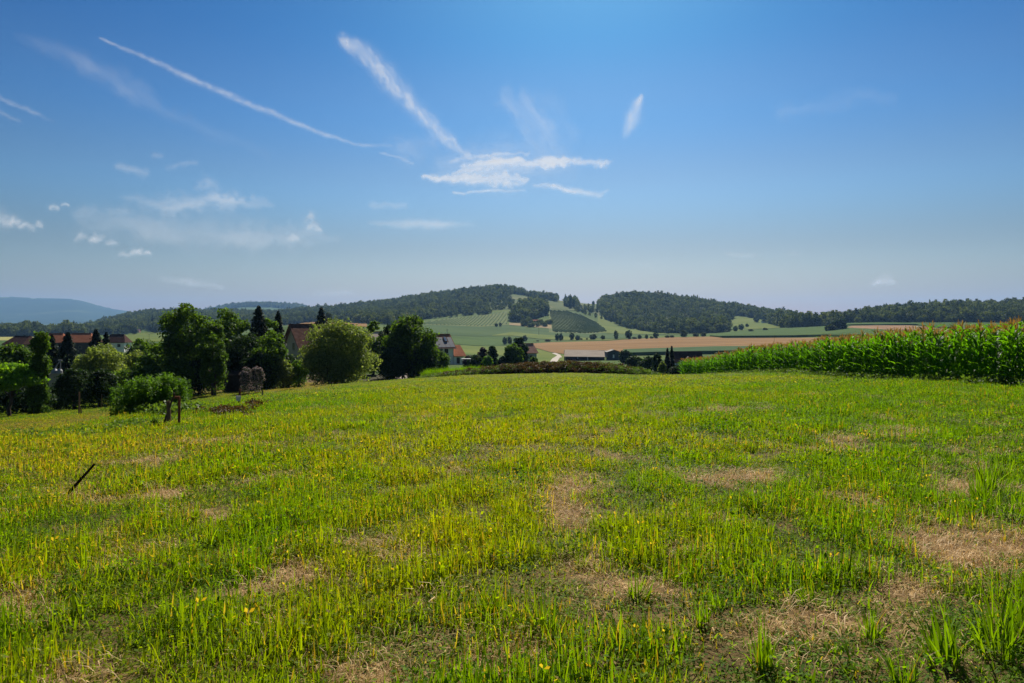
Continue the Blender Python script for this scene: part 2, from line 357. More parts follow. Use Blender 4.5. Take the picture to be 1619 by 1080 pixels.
# where the turf is thin, where it is yellow, where it is dry: (column, row, half width, half height, amount)
BARE = [(900, 795, 42, 42, 1.3), (1175, 762, 45, 14, .8), (1310, 708, 55, 14, .8), (1350, 790, 50, 22, .85), (1500, 770, 60, 30, .8), (1560, 880, 110, 42, 1.4), (1480, 845, 70, 18, .7),
        (1290, 990, 150, 28, 1.4), (1130, 1000, 80, 24, .9), (1430, 955, 70, 26, 1.2), (480, 912, 60, 20, 1.1), (430, 990, 50, 16, .8), (320, 815, 50, 13, .8), (30, 955, 38, 34, 1.3),
        (80, 915, 40, 14, .8), (250, 778, 45, 10, .7), (1060, 870, 40, 16, .55), (700, 960, 60, 14, .5), (830, 1035, 80, 16, .6), (560, 1065, 90, 18, .8), (380, 945, 90, 14, .6), (120, 1075, 90, 14, .6),
        (935, 632, 12, 4, .9), (1140, 650, 30, 6, .6), (1000, 705, 20, 8, .5), (1180, 830, 60, 14, .7), (930, 900, 40, 14, .5), (1015, 930, 50, 16, .6), (760, 850, 60, 10, .4), (210, 870, 50, 12, .5),
        (600, 870, 70, 12, .4), (120, 790, 60, 10, .6), (1420, 690, 40, 8, .6), (420, 760, 30, 8, .5)]
def bareness(X, Y, Z):
    px, py = proj(X, np.maximum(Y, 1.0), Z)
    w = fbm(X*2.2, Y*2.2, 21, 4); t = np.zeros_like(px)
    for cx, cy, rx, ry, s in BARE:
        t = np.maximum(t, s*np.exp(-(((px-cx)/rx)**2+((py-cy)/ry)**2)*1.1))
    base = (fbm(X*1.3+3, Y*1.1, 33, 4)-0.62)*3.2
    fade = sstep(60, 14, Y)
    return np.clip(np.maximum((t*1.15 + (w-0.52)*2.4*(t > 0.1)*1.0), base*fade) , 0, 1)
def tints(X, Y, Z):
    px, py = proj(X, np.maximum(Y, 1.0), Z)
    g = lambda cx, cy, rx, ry: np.exp(-((px-cx)/rx)**2-((py-cy)/ry)**2)
    t = 0.16 + 0.78*g(760, 690, 330, 110) + 0.75*g(90, 730, 260, 60) + 0.35*g(700, 900, 300, 150) + .4*g(900, 600, 400, 18)
    t = t - 0.35*g(400, 740, 160, 90) - 0.45*g(1500, 720, 260, 150) - 0.3*g(1500, 1050, 200, 90) - .3*g(150, 860, 200, 50) - .25*g(600, 625, 120, 16) - .3*g(1150, 640, 150, 20)
    t = t + (fbm(X*0.5, Y*0.35, 41, 4)-0.5)*2.2
    d = 0.05 + 0.42*g(60, 735, 220, 55) + 0.28*g(300, 705, 200, 22) + .16*g(760, 760, 300, 120) + 0.08*g(800, 950, 500, 120)
    # the worn track and the scrubby strip across the lower meadow
    ty = 678 - 0.155*px + 8*np.sin(px/70)
    tr = np.exp(-((py-ty)/9)**2)*(px < 520)*(px > -400)
    d = d + 0.5*tr + .5*g(470, 612, 50, 6) + .4*g(395, 618, 50, 5) + (fbm(X*0.8, Y*0.5, 51, 3)-0.5)*0.35
    return np.clip(t, 0, 1), np.clip(d, 0, 1), tr

def grid(name, cols, ys, mat, lift=0.0, attrf=None, smooth=True):
    px, yy = np.meshgrid(cols, ys); X = (px-CX)/F*yy; Z = terr(X, yy)+lift
    V = np.stack([X, yy, Z], -1).reshape(-1, 3); n, m = px.shape
    i = np.arange(n*m).reshape(n, m); Fc = np.stack([i[:-1, :-1], i[:-1, 1:], i[1:, 1:], i[1:, :-1]], -1).reshape(-1, 4)
    at_ = attrf(V) if attrf else None
    return np_mesh(name, V, Fc, at_, mat, smooth)
def fattr(V):
    b = bareness(V[:, 0], V[:, 1], V[:, 2]); t, d, tr = tints(V[:, 0], V[:, 1], V[:, 2])
    V[:, 2] += np.where(V[:, 1] < 40, 0.035*(fbm(V[:, 0]*4, V[:, 1]*4, 61, 3)-0.5), 0)
    return {'bare': np.clip(b*1.3+0.35*d+tr*.5+sstep(25, 5, V[:, 1])*0.5, 0, 1)}
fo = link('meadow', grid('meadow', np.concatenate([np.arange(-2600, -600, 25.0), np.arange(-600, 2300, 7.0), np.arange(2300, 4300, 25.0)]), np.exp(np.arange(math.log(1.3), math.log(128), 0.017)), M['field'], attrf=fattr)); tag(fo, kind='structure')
YS = np.exp(np.linspace(math.log(128.0), math.log(15800), 260))
YS[0] = np.exp(np.arange(math.log(1.3), math.log(128), 0.017))[-1]
tag(link('ground', grid('ground', np.arange(-2400, 4201, 11.0), YS, M['terrain'])), kind='structure')
xx, yy = np.meshgrid(np.linspace(-260, 260, 261), np.linspace(-120, 128, 125)); zz = terr(xx, yy)-0.16
i = np.arange(xx.size).reshape(xx.shape)
me = np_mesh('surrounding_ground', np.stack([xx, yy, zz], -1).reshape(-1, 3), np.stack([i[:-1, :-1], i[:-1, 1:], i[1:, 1:], i[1:, :-1]], -1).reshape(-1, 4), None, M['terrain'], True)
tag(link('surrounding_ground', me), kind='structure')

# ------------------------------------------------------------------ fields laid over the terrain
def curve(pts, x): p = sorted(pts); return np.interp(x, [q[0] for q in p], [q[1] for q in p])
def patch(name, top, bot, mat, lift=0.3, rows=10, step=3.0, height=0.0, ymin=100, label=None):
    x0 = max(min(q[0] for q in top), min(q[0] for q in bot)); x1 = min(max(q[0] for q in top), max(q[0] for q in bot))
    xs = np.linspace(x0, x1, max(3, int((x1-x0)/step)+1)); t = curve(top, xs); b = curve(bot, xs)
    t = np.minimum(t, b-0.05)
    py = b[None]+(t-b)[None]*np.linspace(0, 1, rows)[:, None]; px = np.broadcast_to(xs, py.shape)
    P = hit(px.ravel(), py.ravel(), ymin).reshape(rows, len(xs), 3)
    P[..., 2] += lift+height
    if height > 0: 
        fr = P[0:1].copy(); fr[..., 2] -= height; P = np.concatenate([fr, P], 0)
    n, m = P.shape[:2]; i = np.arange(n*m).reshape(n, m)
    Fc = np.stack([i[:-1, :-1], i[:-1, 1:], i[1:, 1:], i[1:, :-1]], -1).reshape(-1, 4)
    return tag(link(name, np_mesh(name, P.reshape(-1, 3), Fc, None, mat, True)), label, kind='structure')
M['stubble'] = surf('stubble', [(0.35, (0.165, 0.088, 0.028)), (0.65, (0.255, 0.15, 0.055))], 0.05, stretch=(0.15, 1, 1), detail=7)
M['stubble_striped'] = surf('stubble_striped', [(0.42, (0.16, 0.085, 0.045)), (0.58, (0.32, 0.20, 0.11))], 0.22, stretch=(1, 0.06, 0.1), detail=2)
M['crop_green'] = surf('crop_green', [(0.3, (0.030, 0.072, 0.008)), (0.7, (0.065, 0.11, 0.014))], 0.05, stretch=(0.3, 1, 1), detail=8, bump=0.5, bscale=1.5)
M['crop_dark'] = surf('crop_dark', [(0.3, (0.025, 0.060, 0.015)), (0.7, (0.05, 0.10, 0.025))], 0.1, detail=8, bump=1.0, bscale=1.5)
M['crop_blue'] = surf('crop_bluegreen', [(0.3, (0.033, 0.070, 0.013)), (0.7, (0.055, 0.095, 0.018))], 0.02, stretch=(0.3, 1, 1), detail=8)
M['crop_yellow'] = surf('crop_yellow', [(0.3, (0.22, 0.22, 0.06)), (0.7, (0.34, 0.31, 0.10))], 0.02, detail=6)
M['meadow_light'] = surf('meadow_light', [(0.3, (0.070, 0.11, 0.012)), (0.7, (0.13, 0.155, 0.022))], 0.012, detail=8)
M['grass_dull'] = surf('grass_dull', [(0.3, (0.05, 0.08, 0.018)), (0.5, (0.08, 0.105, 0.026)), (0.7, (0.15, 0.14, 0.05))], 0.012, detail=8)
M['road'] = surf('worn_asphalt', [(0.3, (0.24, 0.20, 0.17)), (0.7, (0.34, 0.29, 0.25))], 0.8, detail=6)
M['gravel'] = surf('pale_gravel', [(0.3, (0.36, 0.32, 0.27)), (0.7, (0.5, 0.45, 0.38))], 0.3)
patch('stubble_field', [(835, 544), (870, 541.5), (960, 539.5), (1000, 536.5), (1060, 533.5), (1125, 532.5), (1145, 535), (1240, 534.5), (1360, 534)],
      [(835, 547), (870, 557), (890, 560), (1000, 557), (1130, 551.5), (1240, 551), (1300, 547), (1360, 544)], M['stubble'])
patch('far_green_field', [(640, 512), (700, 511), (760, 513), (840, 516), (880, 521), (960, 528), (1020, 533)], [(640, 524), (700, 530), (760, 532), (840, 530), (880, 531), (960, 536), (1020, 534.5)], M['crop_blue'], lift=.3)
patch('middle_green_field', [(640, 525), (700, 531), (730, 533), (800, 531.5), (850, 538)], [(640, 541), (700, 543), (750, 546.5), (800, 547), (850, 542)], M['crop_green'], lift=.3)
patch('yellowish_meadow', [(700, 544), (750, 547.5), (800, 548), (830, 548)], [(700, 560), (750, 562), (800, 563), (830, 562)], M['meadow_light'], lift=.3)  # lighter yellowish green, the grass's own colour
patch('pale_meadow', [(778, 530.5), (810, 525), (850, 529), (890, 532), (960, 537), (1000, 535.5)], [(778, 531.5), (810, 531), (850, 536), (890, 538), (960, 538.5), (1000, 536)], M['meadow_light'], lift=.5)
patch('roadside_meadow', [(833, 548), (870, 558), (890, 561), (905, 562)], [(833, 574), (870, 574), (890, 574), (905, 572)], M['meadow_light'], lift=.25)
patch('maize_field_behind_barn', [(985, 556.5), (1060, 554), (1130, 551.8), (1220, 551.3), (1300, 548)], [(985, 563), (1060, 561), (1130, 560), (1220, 559), (1300, 556)], M['crop_dark'], height=2.0)
patch('green_crop_strip', [(1122, 530.5), (1160, 526), (1200, 522.5), (1260, 519), (1310, 517.5), (1345, 521), (1420, 525), (1480, 528)], [(1122, 532.2), (1140, 534.2), (1200, 534), (1260, 533.5), (1310, 532), (1345, 532.5), (1420, 534), (1480, 536)], M['crop_green'], height=1.8)
patch('striped_stubble_field', [(1335, 520.5), (1345, 515.5), (1380, 514.8), (1440, 514.8), (1475, 518), (1490, 521)], [(1335, 524), (1345, 528), (1380, 531), (1440, 533), (1475, 535), (1490, 536)], M['stubble_striped'], lift=.3)
patch('upper_crop_strip', [(1335, 512.5), (1380, 511.5), (1450, 511.5), (1560, 511.5), (1700, 511.5)], [(1335, 514.8), (1380, 514.3), (1450, 514.3), (1490, 519), (1560, 522), (1700, 525)], M['crop_green'], height=1.5)
patch('hillside_meadow', [(1140, 502), (1160, 498.5), (1185, 499), (1220, 507), (1245, 512)], [(1140, 509), (1160, 518), (1185, 521), (1220, 519.5), (1245, 517)], M['meadow_light'], lift=.6)  # light green grass in its own colour
patch('yellow_field', [(-200, 533), (0, 533), (75, 532.5), (110, 532.5)], [(-200, 538.5), (0, 538.5), (75, 538), (110, 537)], M['crop_yellow'], lift=.3)
patch('valley_crop', [(-200, 539.5), (0, 539.5), (75, 539), (110, 538)], [(-200, 546), (0, 546), (75, 546), (110, 544)], M['crop_green'], lift=.3)
patch('valley_meadow', [(185, 529), (215, 527), (260, 524)], [(185, 541), (215, 542), (260, 540)], M['meadow_light'], lift=.3)
patch('brown_field_behind_house', [(455, 509), (480, 507.8), (530, 508), (580, 511.5)], [(455, 515), (480, 515), (530, 515), (580, 517)], M['stubble'], lift=.3)
patch('distant_plain_fields', [(-200, 521.4), (60, 521.2), (130, 521.6)], [(-200, 524), (60, 524), (130, 524)], M['crop_yellow'], lift=1.0)
patch('hilltop_meadow', [(770, 480), (795, 466), (840, 468), (880, 475), (930, 481), (948, 484)], [(770, 492), (795, 489), (840, 491), (880, 490), (930, 492), (948, 500)], M['grass_dull'], lift=.6)
patch('pale_slope', [(945, 497), (960, 505), (985, 511), (1030, 520), (1080, 526), (1100, 527)], [(945, 526), (960, 527), (985, 528), (1030, 529), (1080, 528.5), (1100, 528)], M['meadow_light'], lift=.5)  # pale meadow green over the whole slope
patch('dry_bank', [(805, 511), (830, 511.5), (872, 514)], [(805, 514), (830, 516.5), (872, 520)], surf('dry_grass', [(0.3, (0.20, 0.15, 0.07)), (0.7, (0.3, 0.23, 0.12))], 0.05), lift=.6)
patch('farm_road', [(873, 559), (877, 558.5), (881, 559.5), (886, 562), (888, 565)], [(873, 559.6), (877, 561), (881, 563), (886, 566), (888, 566)], M['gravel'], lift=.4, step=1)
patch('farm_road', [(869, 573.5), (873, 568), (877, 565.5), (881, 563), (886, 563), (886.5, 564)], [(869, 574), (873, 574), (877, 574), (881, 573), (884, 568), (886.5, 565)], M['gravel'], lift=.45, step=1)

# road by the willow: a strip with real width, running from the meadow dip towards the farmyard
def road(name, pts, width, mat, lift=0.05):
    P = [Vector((p[0], p[1], 0)) for p in pts]; V = []; Fc = []
    Q = []
    for k in range(len(P)-1):
        for t in np.linspace(0, 1, 10, endpoint=False): Q.append(P[k].lerp(P[k+1], t))
    Q.append(P[-1])
    for k, q in enumerate(Q):
        d = (Q[min(k+1, len(Q)-1)]-Q[max(k-1, 0)]).normalized(); nrm = Vector((-d.y, d.x, 0))
        for s in (-1, -.33, .33, 1):
            p = q+nrm*s*width/2; V.append((p.x, p.y, float(terr(p.x, p.y))+lift))
    for k in range(len(Q)-1):
        for s in range(3): b = k*4+s; Fc.append((b, b+1, b+5, b+4))
    return tag(link(name, np_mesh(name, V, Fc, None, mat, True)), kind='structure')

# ------------------------------------------------------------------ scattering by geometry nodes
SRC = {}
def source(key, meshes):
    col = bpy.data.collections.new('library_'+key)
    for k, me in enumerate(meshes):
        o = bpy.data.objects.new('%s_%02d' % (key, k), me); col.objects.link(o)
    SRC[key] = col; return col
def scatter(name, key, P, rotz, scale, nvar, label, attrs=None, tilt=0.1, idx=None):
    n = len(P); me = bpy.data.meshes.new(name); me.vertices.add(n); me.vertices.foreach_set('co', np.asarray(P, np.float32).ravel())
    r = np.stack([rng.normal(0, tilt, n), rng.normal(0, tilt, n), rotz], 1).astype(np.float32)
    x = me.attributes.new('rot', 'FLOAT_VECTOR', 'POINT'); x.data.foreach_set('vector', r.ravel())
    sc = np.asarray(scale, np.float32)
    if sc.ndim == 1: sc = np.repeat(sc[:, None], 3, 1)
    x = me.attributes.new('scl', 'FLOAT_VECTOR', 'POINT'); x.data.foreach_set('vector', sc.ravel())
    x = me.attributes.new('idx', 'INT', 'POINT'); x.data.foreach_set('value', (rng.integers(0, nvar, n) if idx is None else idx).astype(np.int32))
    for k, v in (attrs or {}).items():
        x = me.attributes.new(k, 'FLOAT', 'POINT'); x.data.foreach_set('value', np.asarray(v, np.float32))
    o = link(name, me); tag(o, label, kind='stuff')
    g = bpy.data.node_groups.new('scatter_'+name, 'GeometryNodeTree')
    g.interface.new_socket('Geometry', in_out='INPUT', socket_type='NodeSocketGeometry')
    g.interface.new_socket('Geometry', in_out='OUTPUT', socket_type='NodeSocketGeometry')
    gi = g.nodes.new('NodeGroupInput'); go = g.nodes.new('NodeGroupOutput'); ip = g.nodes.new('GeometryNodeInstanceOnPoints')
    ci = g.nodes.new('GeometryNodeCollectionInfo'); ci.inputs['Collection'].default_value = SRC[key]
    ci.inputs['Separate Children'].default_value = True; ci.inputs['Reset Children'].default_value = True
    def na(nm, ty):
        q = g.nodes.new('GeometryNodeInputNamedAttribute'); q.data_type = ty; q.inputs['Name'].default_value = nm
        return [s for s in q.outputs if s.enabled and s.name == 'Attribute'][0]
    g.links.new(gi.outputs[0], ip.inputs['Points']); g.links.new(ci.outputs[0], ip.inputs['Instance'])
    ip.inputs['Pick Instance'].default_value = True
    g.links.new(na('idx', 'INT'), ip.inputs['Instance Index'])
    er = g.nodes.new('FunctionNodeEulerToRotation'); g.links.new(na('rot', 'FLOAT_VECTOR'), er.inputs[0]); g.links.new(er.outputs[0], ip.inputs['Rotation'])
    g.links.new(na('scl', 'FLOAT_VECTOR'), ip.inputs['Scale'])
    g.links.new(ip.outputs[0], go.inputs[0])
    md = o.modifiers.new('scatter', 'NODES'); md.node_group = g
    return o

# ------------------------------------------------------------------ grass blades
def blades(n, rad, h0, h1, w0, w1, bend, segs=3, lie=0.0, spread=1.0, seed=0):
    R = np.random.default_rng(seed)
    r = rad*np.sqrt(R.random(n)); th = R.random(n)*2*np.pi; bx, by = r*np.cos(th), r*np.sin(th)
    H = h0+(h1-h0)*R.random(n)**1.3; Wd = w0+(w1-w0)*R.random(n)
    az = R.random(n)*2*np.pi if spread >= 1 else th+R.normal(0, .8, n)
    lean = np.abs(R.normal(0, bend, n))+lie
    face = R.random(n)*2*np.pi; V = []; hh = []
    k = segs
    T = np.linspace(0, 1, k+1)
    ang = lean[:, None]*(0.55+1.25*T[None])                # bends further along its length
    ang = np.clip(ang, 0, 2.2)
    dx = np.zeros((n, k+1)); dz = np.zeros((n, k+1)); sl_ = H/k
    for j in range(1, k+1):
        dx[:, j] = dx[:, j-1]+np.sin(ang[:, j-1])*sl_; dz[:, j] = dz[:, j-1]+np.cos(ang[:, j-1])*sl_
    cxs = bx[:, None]+dx*np.cos(az)[:, None]; cys = by[:, None]+dx*np.sin(az)[:, None]
    wd = Wd[:, None]*np.array([0.75, 1.0, 0.8, 0.45, 0.25][:k] + [0.0])[None]
    sx, sy = -np.sin(az+R.normal(0, .5, n)), np.cos(az+R.normal(0, .5, n))
    L = np.stack([cxs-wd*sx[:, None]/2, cys-wd*sy[:, None]/2, dz-0.01], -1); Rr = np.stack([cxs+wd*sx[:, None]/2, cys+wd*sy[:, None]/2, dz-0.01], -1)
    nv = 2*k+1; Vv = np.zeros((n, nv, 3)); Vv[:, 0:2*k:2] = L[:, :k]; Vv[:, 1:2*k:2] = Rr[:, :k]; Vv[:, 2*k] = L[:, k]
    tri = []
    for j in range(k-1): b = 2*j; tri += [(b, b+1, b+3), (b, b+3, b+2)]
    b = 2*(k-1); tri.append((b, b+1, b+2))
    tri = np.array(tri); Fc = (tri[None]+np.arange(n)[:, None, None]*nv).reshape(-1, 3)
    v = np.repeat(R.random(n), nv); pick = np.repeat(R.random(n), nv)
    hcol = np.tile(np.concatenate([np.repeat(T[:k], 2), [1.0]]), n)
    return Vv.reshape(-1, 3), Fc, {'v': v, 'pick': pick, 'h': hcol}
def bmesh_(name, parts, mat):
    off = 0; VV, FF, A = [], [], {}
    for V, Fc, at_ in parts:
        VV.append(V); FF.append(Fc+off); off += len(V)
        for k, q in at_.items(): A.setdefault(k, []).append(q)
    return np_mesh(name, np.concatenate(VV), np.concatenate(FF), {k: np.concatenate(q) for k, q in A.items()}, mat)
def weedleaves(n, rad, s0, s1, z1, seed):
    """small broad leaves of clover and herbs close to the ground"""
    R = np.random.default_rng(seed); r = rad*np.sqrt(R.random(n)); th = R.random(n)*6.283
    c = np.stack([r*np.cos(th), r*np.sin(th), 0.01+R.random(n)*z1], -1); s = (s0+(s1-s0)*R.random(n))[:, None]
    az = R.random(n)*6.283; u = np.stack([np.cos(az), np.sin(az), R.normal(0.15, .3, n)], -1); w = np.stack([-np.sin(az), np.cos(az), R.normal(0, .35, n)], -1)
    V = np.stack([c-u*s*.6, c+w*s*.4+u*s*.1, c+u*s*.7, c-w*s*.4+u*s*.1], 1).reshape(-1, 3)
    t = np.array([(0, 1, 2), (0, 2, 3)]); Fc = (t[None]+np.arange(n)[:, None, None]*4).reshape(-1, 3)
    return V, Fc, {'v': np.repeat(R.random(n), 4), 'pick': np.repeat(R.random(n), 4), 'h': np.ones(n*4)}
near = [bmesh_('turf_near', [blades(24, .12, .05, .14, .004, .011, .9, 4, seed=k), blades(44, .15, .04, .13, .004, .011, 1.8, 4, seed=50+k), weedleaves(20, .16, .010, .024, .07, 90+k)], M['grass']) for k in range(8)]
source('near', near)
coarse = [bmesh_('turf_coarse', [blades(30, .08, .20, .42, .008, .018, .42, 5, spread=0, seed=200+k), blades(24, .10, .10, .28, .007, .013, .9, 4, seed=250+k)], M['grass']) for k in range(6)]
source('coarse', coarse)
midt = [bmesh_('turf_mid', [blades(70, .30, .05, .14, .006, .014, .95, 3, seed=300+k), blades(110, .32, .04, .13, .006, .011, 1.4, 3, seed=350+k), weedleaves(45, .33, .02, .04, .07, 390+k)], M['grass']) for k in range(8)]
source('mid', midt)
fart = [bmesh_('turf_far', [blades(190, .62, .04, .14, .013, .026, 1.1, 2, seed=400+k), weedleaves(110, .65, .03, .06, .08, 490+k)], M['grass']) for k in range(8)]
source('far', fart)
strawm = [bmesh_('straw_bits', [blades(110, .17, .03, .11, .0016, .0034, .12, 2, lie=1.1, seed=600+k), blades(18, .15, .02, .07, .002, .0035, .5, 2, seed=640+k)], M['straw']) for k in range(6)]
source('straw', strawm)

def edge_x(Y): return 20.0 + 0.0*Y + 3.2*sstep(30, 92, Y)     # the maize field's edge
def band(y0, y1, dens, side=1.0, pad=8.0):
    c = 1/math.sqrt(dens); hw = side*y1+pad; gx, gy = np.meshgrid(np.arange(-hw, hw, c), np.arange(y0, y1, c))
    X = gx.ravel()+c*rng.random(gx.size); Y = gy.ravel()+c*rng.random(gx.size); ok = np.abs(X) < side*Y+pad
    X, Y = X[ok], Y[ok]; ok = X < edge_x(Y)+0.4; return X[ok], Y[ok]
def turf(name, key, nv, y0, y1, dens, label, s0=0.8, s1=1.25, barecut=0.8):
    X, Y = band(y0, y1, dens); Z = terr(X, Y); b = bareness(X, Y, Z); t, d, tr = tints(X, Y, Z)
    clump = fbm(X*1.7, Y*1.5, 71, 4)
    keep = rng.random(len(X)) > b*barecut*1.12
    keep &= rng.random(len(X)) > 0.35*(clump < 0.42)
    keep &= ~on_road(X, Y, 2.3)
    X, Y, Z, b, t, d, tr, clump = [q[keep] for q in (X, Y, Z, b, t, d, tr, clump)]
    s = (s0+(s1-s0)*rng.random(len(X)))
    hz = s*(0.42+1.35*sstep(0.38, 0.68, clump))*(.8+.5*rng.random(len(X)))*(1-0.55*tr)*(1-.35*b)
    hz *= 1-.45*sstep(20, 60, Y)
    scatter(name, key, np.stack([X, Y, Z], 1), rng.random(len(X))*6.283, np.stack([s, s, hz], 1), nv, label, {'tint': t+rng.normal(0, .12, len(X)), 'dry': d*.75+b*.4+rng.normal(0, .06, len(X))}, 0.07)
turf('grass', 'near', 8, 1.6, 9.5, 85, 'short uneven meadow grass with clover close to the camera')
turf('grass', 'mid', 8, 8.5, 31, 13.0, 'mown yellow green meadow grass of the middle field')
turf('grass', 'far', 8, 29, 112, 3.2, 'fine bright green grass towards the crest of the meadow')
# coarse dark tufts
X, Y = band(2.0, 30, 9.0); Z = terr(X, Y); px, py = proj(X, Y, Z)
g = lambda cx, cy, rx, ry: np.exp(-((px-cx)/rx)**2-((py-cy)/ry)**2)
cm = (fbm(X*1.5, Y*1.5, 81, 3) > 0.5)*1.0; big = np.clip(1.3*g(1540, 1040, 170, 60)+1.2*g(1590, 800, 80, 45)+.8*g(1260, 1060, 150, 30)+.7*g(1300, 930, 90, 40), 0, 1)
pr = 0.14+.6*g(1250, 930, 180, 60)+.5*g(950, 1060, 200, 40)+.55*g(440, 720, 110, 40)+.4*g(150, 850, 180, 40)+.3*g(1180, 850, 120, 40) + .4*g(1450, 830, 90, 30) + .35*g(60, 900, 80, 60)
pr *= cm; pr *= sstep(30, 14, Y)*.6+.4; pr = np.maximum(pr, big*(.55+.45*cm))
k = (rng.random(len(X)) < pr) & (bareness(X, Y, Z) < .75); X, Y, Z = X[k], Y[k], Z[k]; t, d, _ = tints(X, Y, Z)
s = .42+.5*rng.random(len(X))**1.5; px, py = proj(X, Y, Z); s *= 1+.75*np.clip(g(1540, 1040, 170, 70)+g(1600, 800, 70, 45)+.5*g(1280, 1050, 140, 40), 0, 1)
scatter('grass', 'coarse', np.stack([X, Y, Z], 1), rng.random(len(X))*6.283, np.stack([s, s, s*(.7+.5*rng.random(len(X)))], 1), 6, 'tall coarse dark green grass tufts standing above the turf', {'tint': t*.6, 'dry': d*.4}, .1)
WD = [bmesh_('herb', [blades(10, .05, .05, .14, .008, .014, 1.2, 3, seed=700+q), weedleaves(80, .10, .009, .019, .10, 710+q)], M['grass']) for q in range(5)]
source('herb', WD)
X, Y = band(2.0, 34, 7.0); Z = terr(X, Y); k = (rng.random(len(X)) < .12+.9*sstep(.55, .68, fbm(X*1.1, Y*.9, 111, 3))) & (bareness(X, Y, Z) < .6); X, Y, Z = X[k], Y[k], Z[k]
scatter('herbs', 'herb', np.stack([X, Y, Z], 1), rng.random(len(X))*6.283, .7+.9*rng.random(len(X)), 5, 'dark green clover and herbs in loose cushions across the meadow', {'tint': np.full(len(X), .05), 'dry': np.zeros(len(X))}, .12)
# straw lying on thin patches
X, Y = band(1.8, 24, 40); Z = terr(X, Y); b = bareness(X, Y, Z); k = rng.random(len(X)) < (np.clip(b*1.3, 0, 1)*.8+.03)*(1-.6*sstep(10, 20, Y)); X, Y, Z = X[k], Y[k], Z[k]
s = .8+.7*rng.random(len(X))*(1+Y/20)
scatter('straw', 'straw', np.stack([X, Y, Z+.005], 1), rng.random(len(X))*6.283, s, 6, 'dry straw left lying on the thin patches of the meadow', None, .12)

# ------------------------------------------------------------------ trees
def leafcloud(pts, nrm, size, R, asp=0.55, jit=0.6):
    n = len(pts); s = size*(0.6+0.8*R.random(n))[:, None]
    nn = nrm+R.normal(0, jit, (n, 3)); nn /= np.linalg.norm(nn, axis=1, keepdims=True)+1e-9
    u = np.cross(nn, R.normal(0, 1, (n, 3))); u /= np.linalg.norm(u, axis=1, keepdims=True)+1e-9; w = np.cross(nn, u)
    V = np.stack([pts-u*s, pts+w*s*asp, pts+u*s, pts-w*s*asp], 1).reshape(-1, 3)
    Fc = np.arange(n*4).reshape(n, 4)
    return V, Fc, {'v': np.repeat(R.random(n), 4)}
def sph(R, n):
    q = R.normal(0, 1, (n, 3)); return q/np.linalg.norm(q, axis=1, keepdims=True)
def clumps_pts(cl, n, R, inner=0.25):
    """cl: rows of (x, y, z, radius, squash)"""
    w = cl[:, 3]**2; k = R.choice(len(cl), n, p=w/w.sum()); d = sph(R, n)
    r = cl[k, 3]*np.where(R.random(n) < inner, R.random(n)**0.5, 0.85+0.22*R.random(n))
    r = r*np.where(R.random(n) < .1, R.uniform(1.0, 1.4, n), 1); lump = 1+0.18*np.sin(d[:, 0]*7+k)*np.sin(d[:, 1]*6+k*2)+.1*np.sin(d[:, 2]*11+k)
    p = cl[k, :3]+d*(r*lump)[:, None]*np.stack([np.ones(n), np.ones(n), cl[k, 4]], 1)
    return p, d*0.8+np.array([0, 0, 0.35])
def crown_clumps(kind, h, w, base, R):
    rx = w/2; H = h-base; cz = base+H/2; cl = []
    if kind == 'broad' or kind == 'bush':
        n = 42 if kind == 'broad' else 28
        for k in range(n):
            d = sph(R, 1)[0]; 
            if kind == 'bush': d[2] = abs(d[2])*.9-.15
            rr = R.uniform(.15, .28)*min(w, H*1.3)*0.62*R.uniform(.75, 1.25); q = R.uniform(.55, .85)
            cl.append((d[0]*(rx-rr*.6)*q*1.15, d[1]*(rx-rr*.6)*q*1.15, cz+d[2]*(H/2-rr*.6)*1.02, rr, .85))
        cl.append((0, 0, cz, min(rx, H/2)*.74, 1.0)); cl.append((0, 0, base+H*.3, rx*.72, H*.28/(rx*.72)))
    elif kind == 'ragged':
        for k in range(46):
            d = sph(R, 1)[0]; rr = R.uniform(.13, .24)*w*.7
            q = R.uniform(.45, .85); cl.append((d[0]*rx*q, d[1]*rx*q, cz+d[2]*(H/2-rr*.6)*R.uniform(.75, 1.0), rr, .8))
        cl.append((0, 0, cz, min(rx, H/2)*.7, 1.0)); cl.append((0, 0, base+H*.28, rx*.75, H*.26/(rx*.75)))
    elif kind == 'column':
        for k in range(34):
            t = R.random(); z = base+t*H; ww = rx*(0.55+.6*math.sin(math.pi*min(1, .25+t*.75)))*.75; th = R.random()*6.28
            cl.append((math.cos(th)*ww*.55, math.sin(th)*ww*.55, z, R.uniform(.28, .42)*w*.75, 1.1))
    elif kind == 'umbrella':
        for k in range(26):
            th = R.random()*6.28; q = R.random()**.5; cl.append((math.cos(th)*rx*q*.85, math.sin(th)*rx*q*.85, base+H*(.72-.38*q*q)+R.normal(0, .04)*H, R.uniform(.13, .2)*w, .55))
    return np.array(cl)
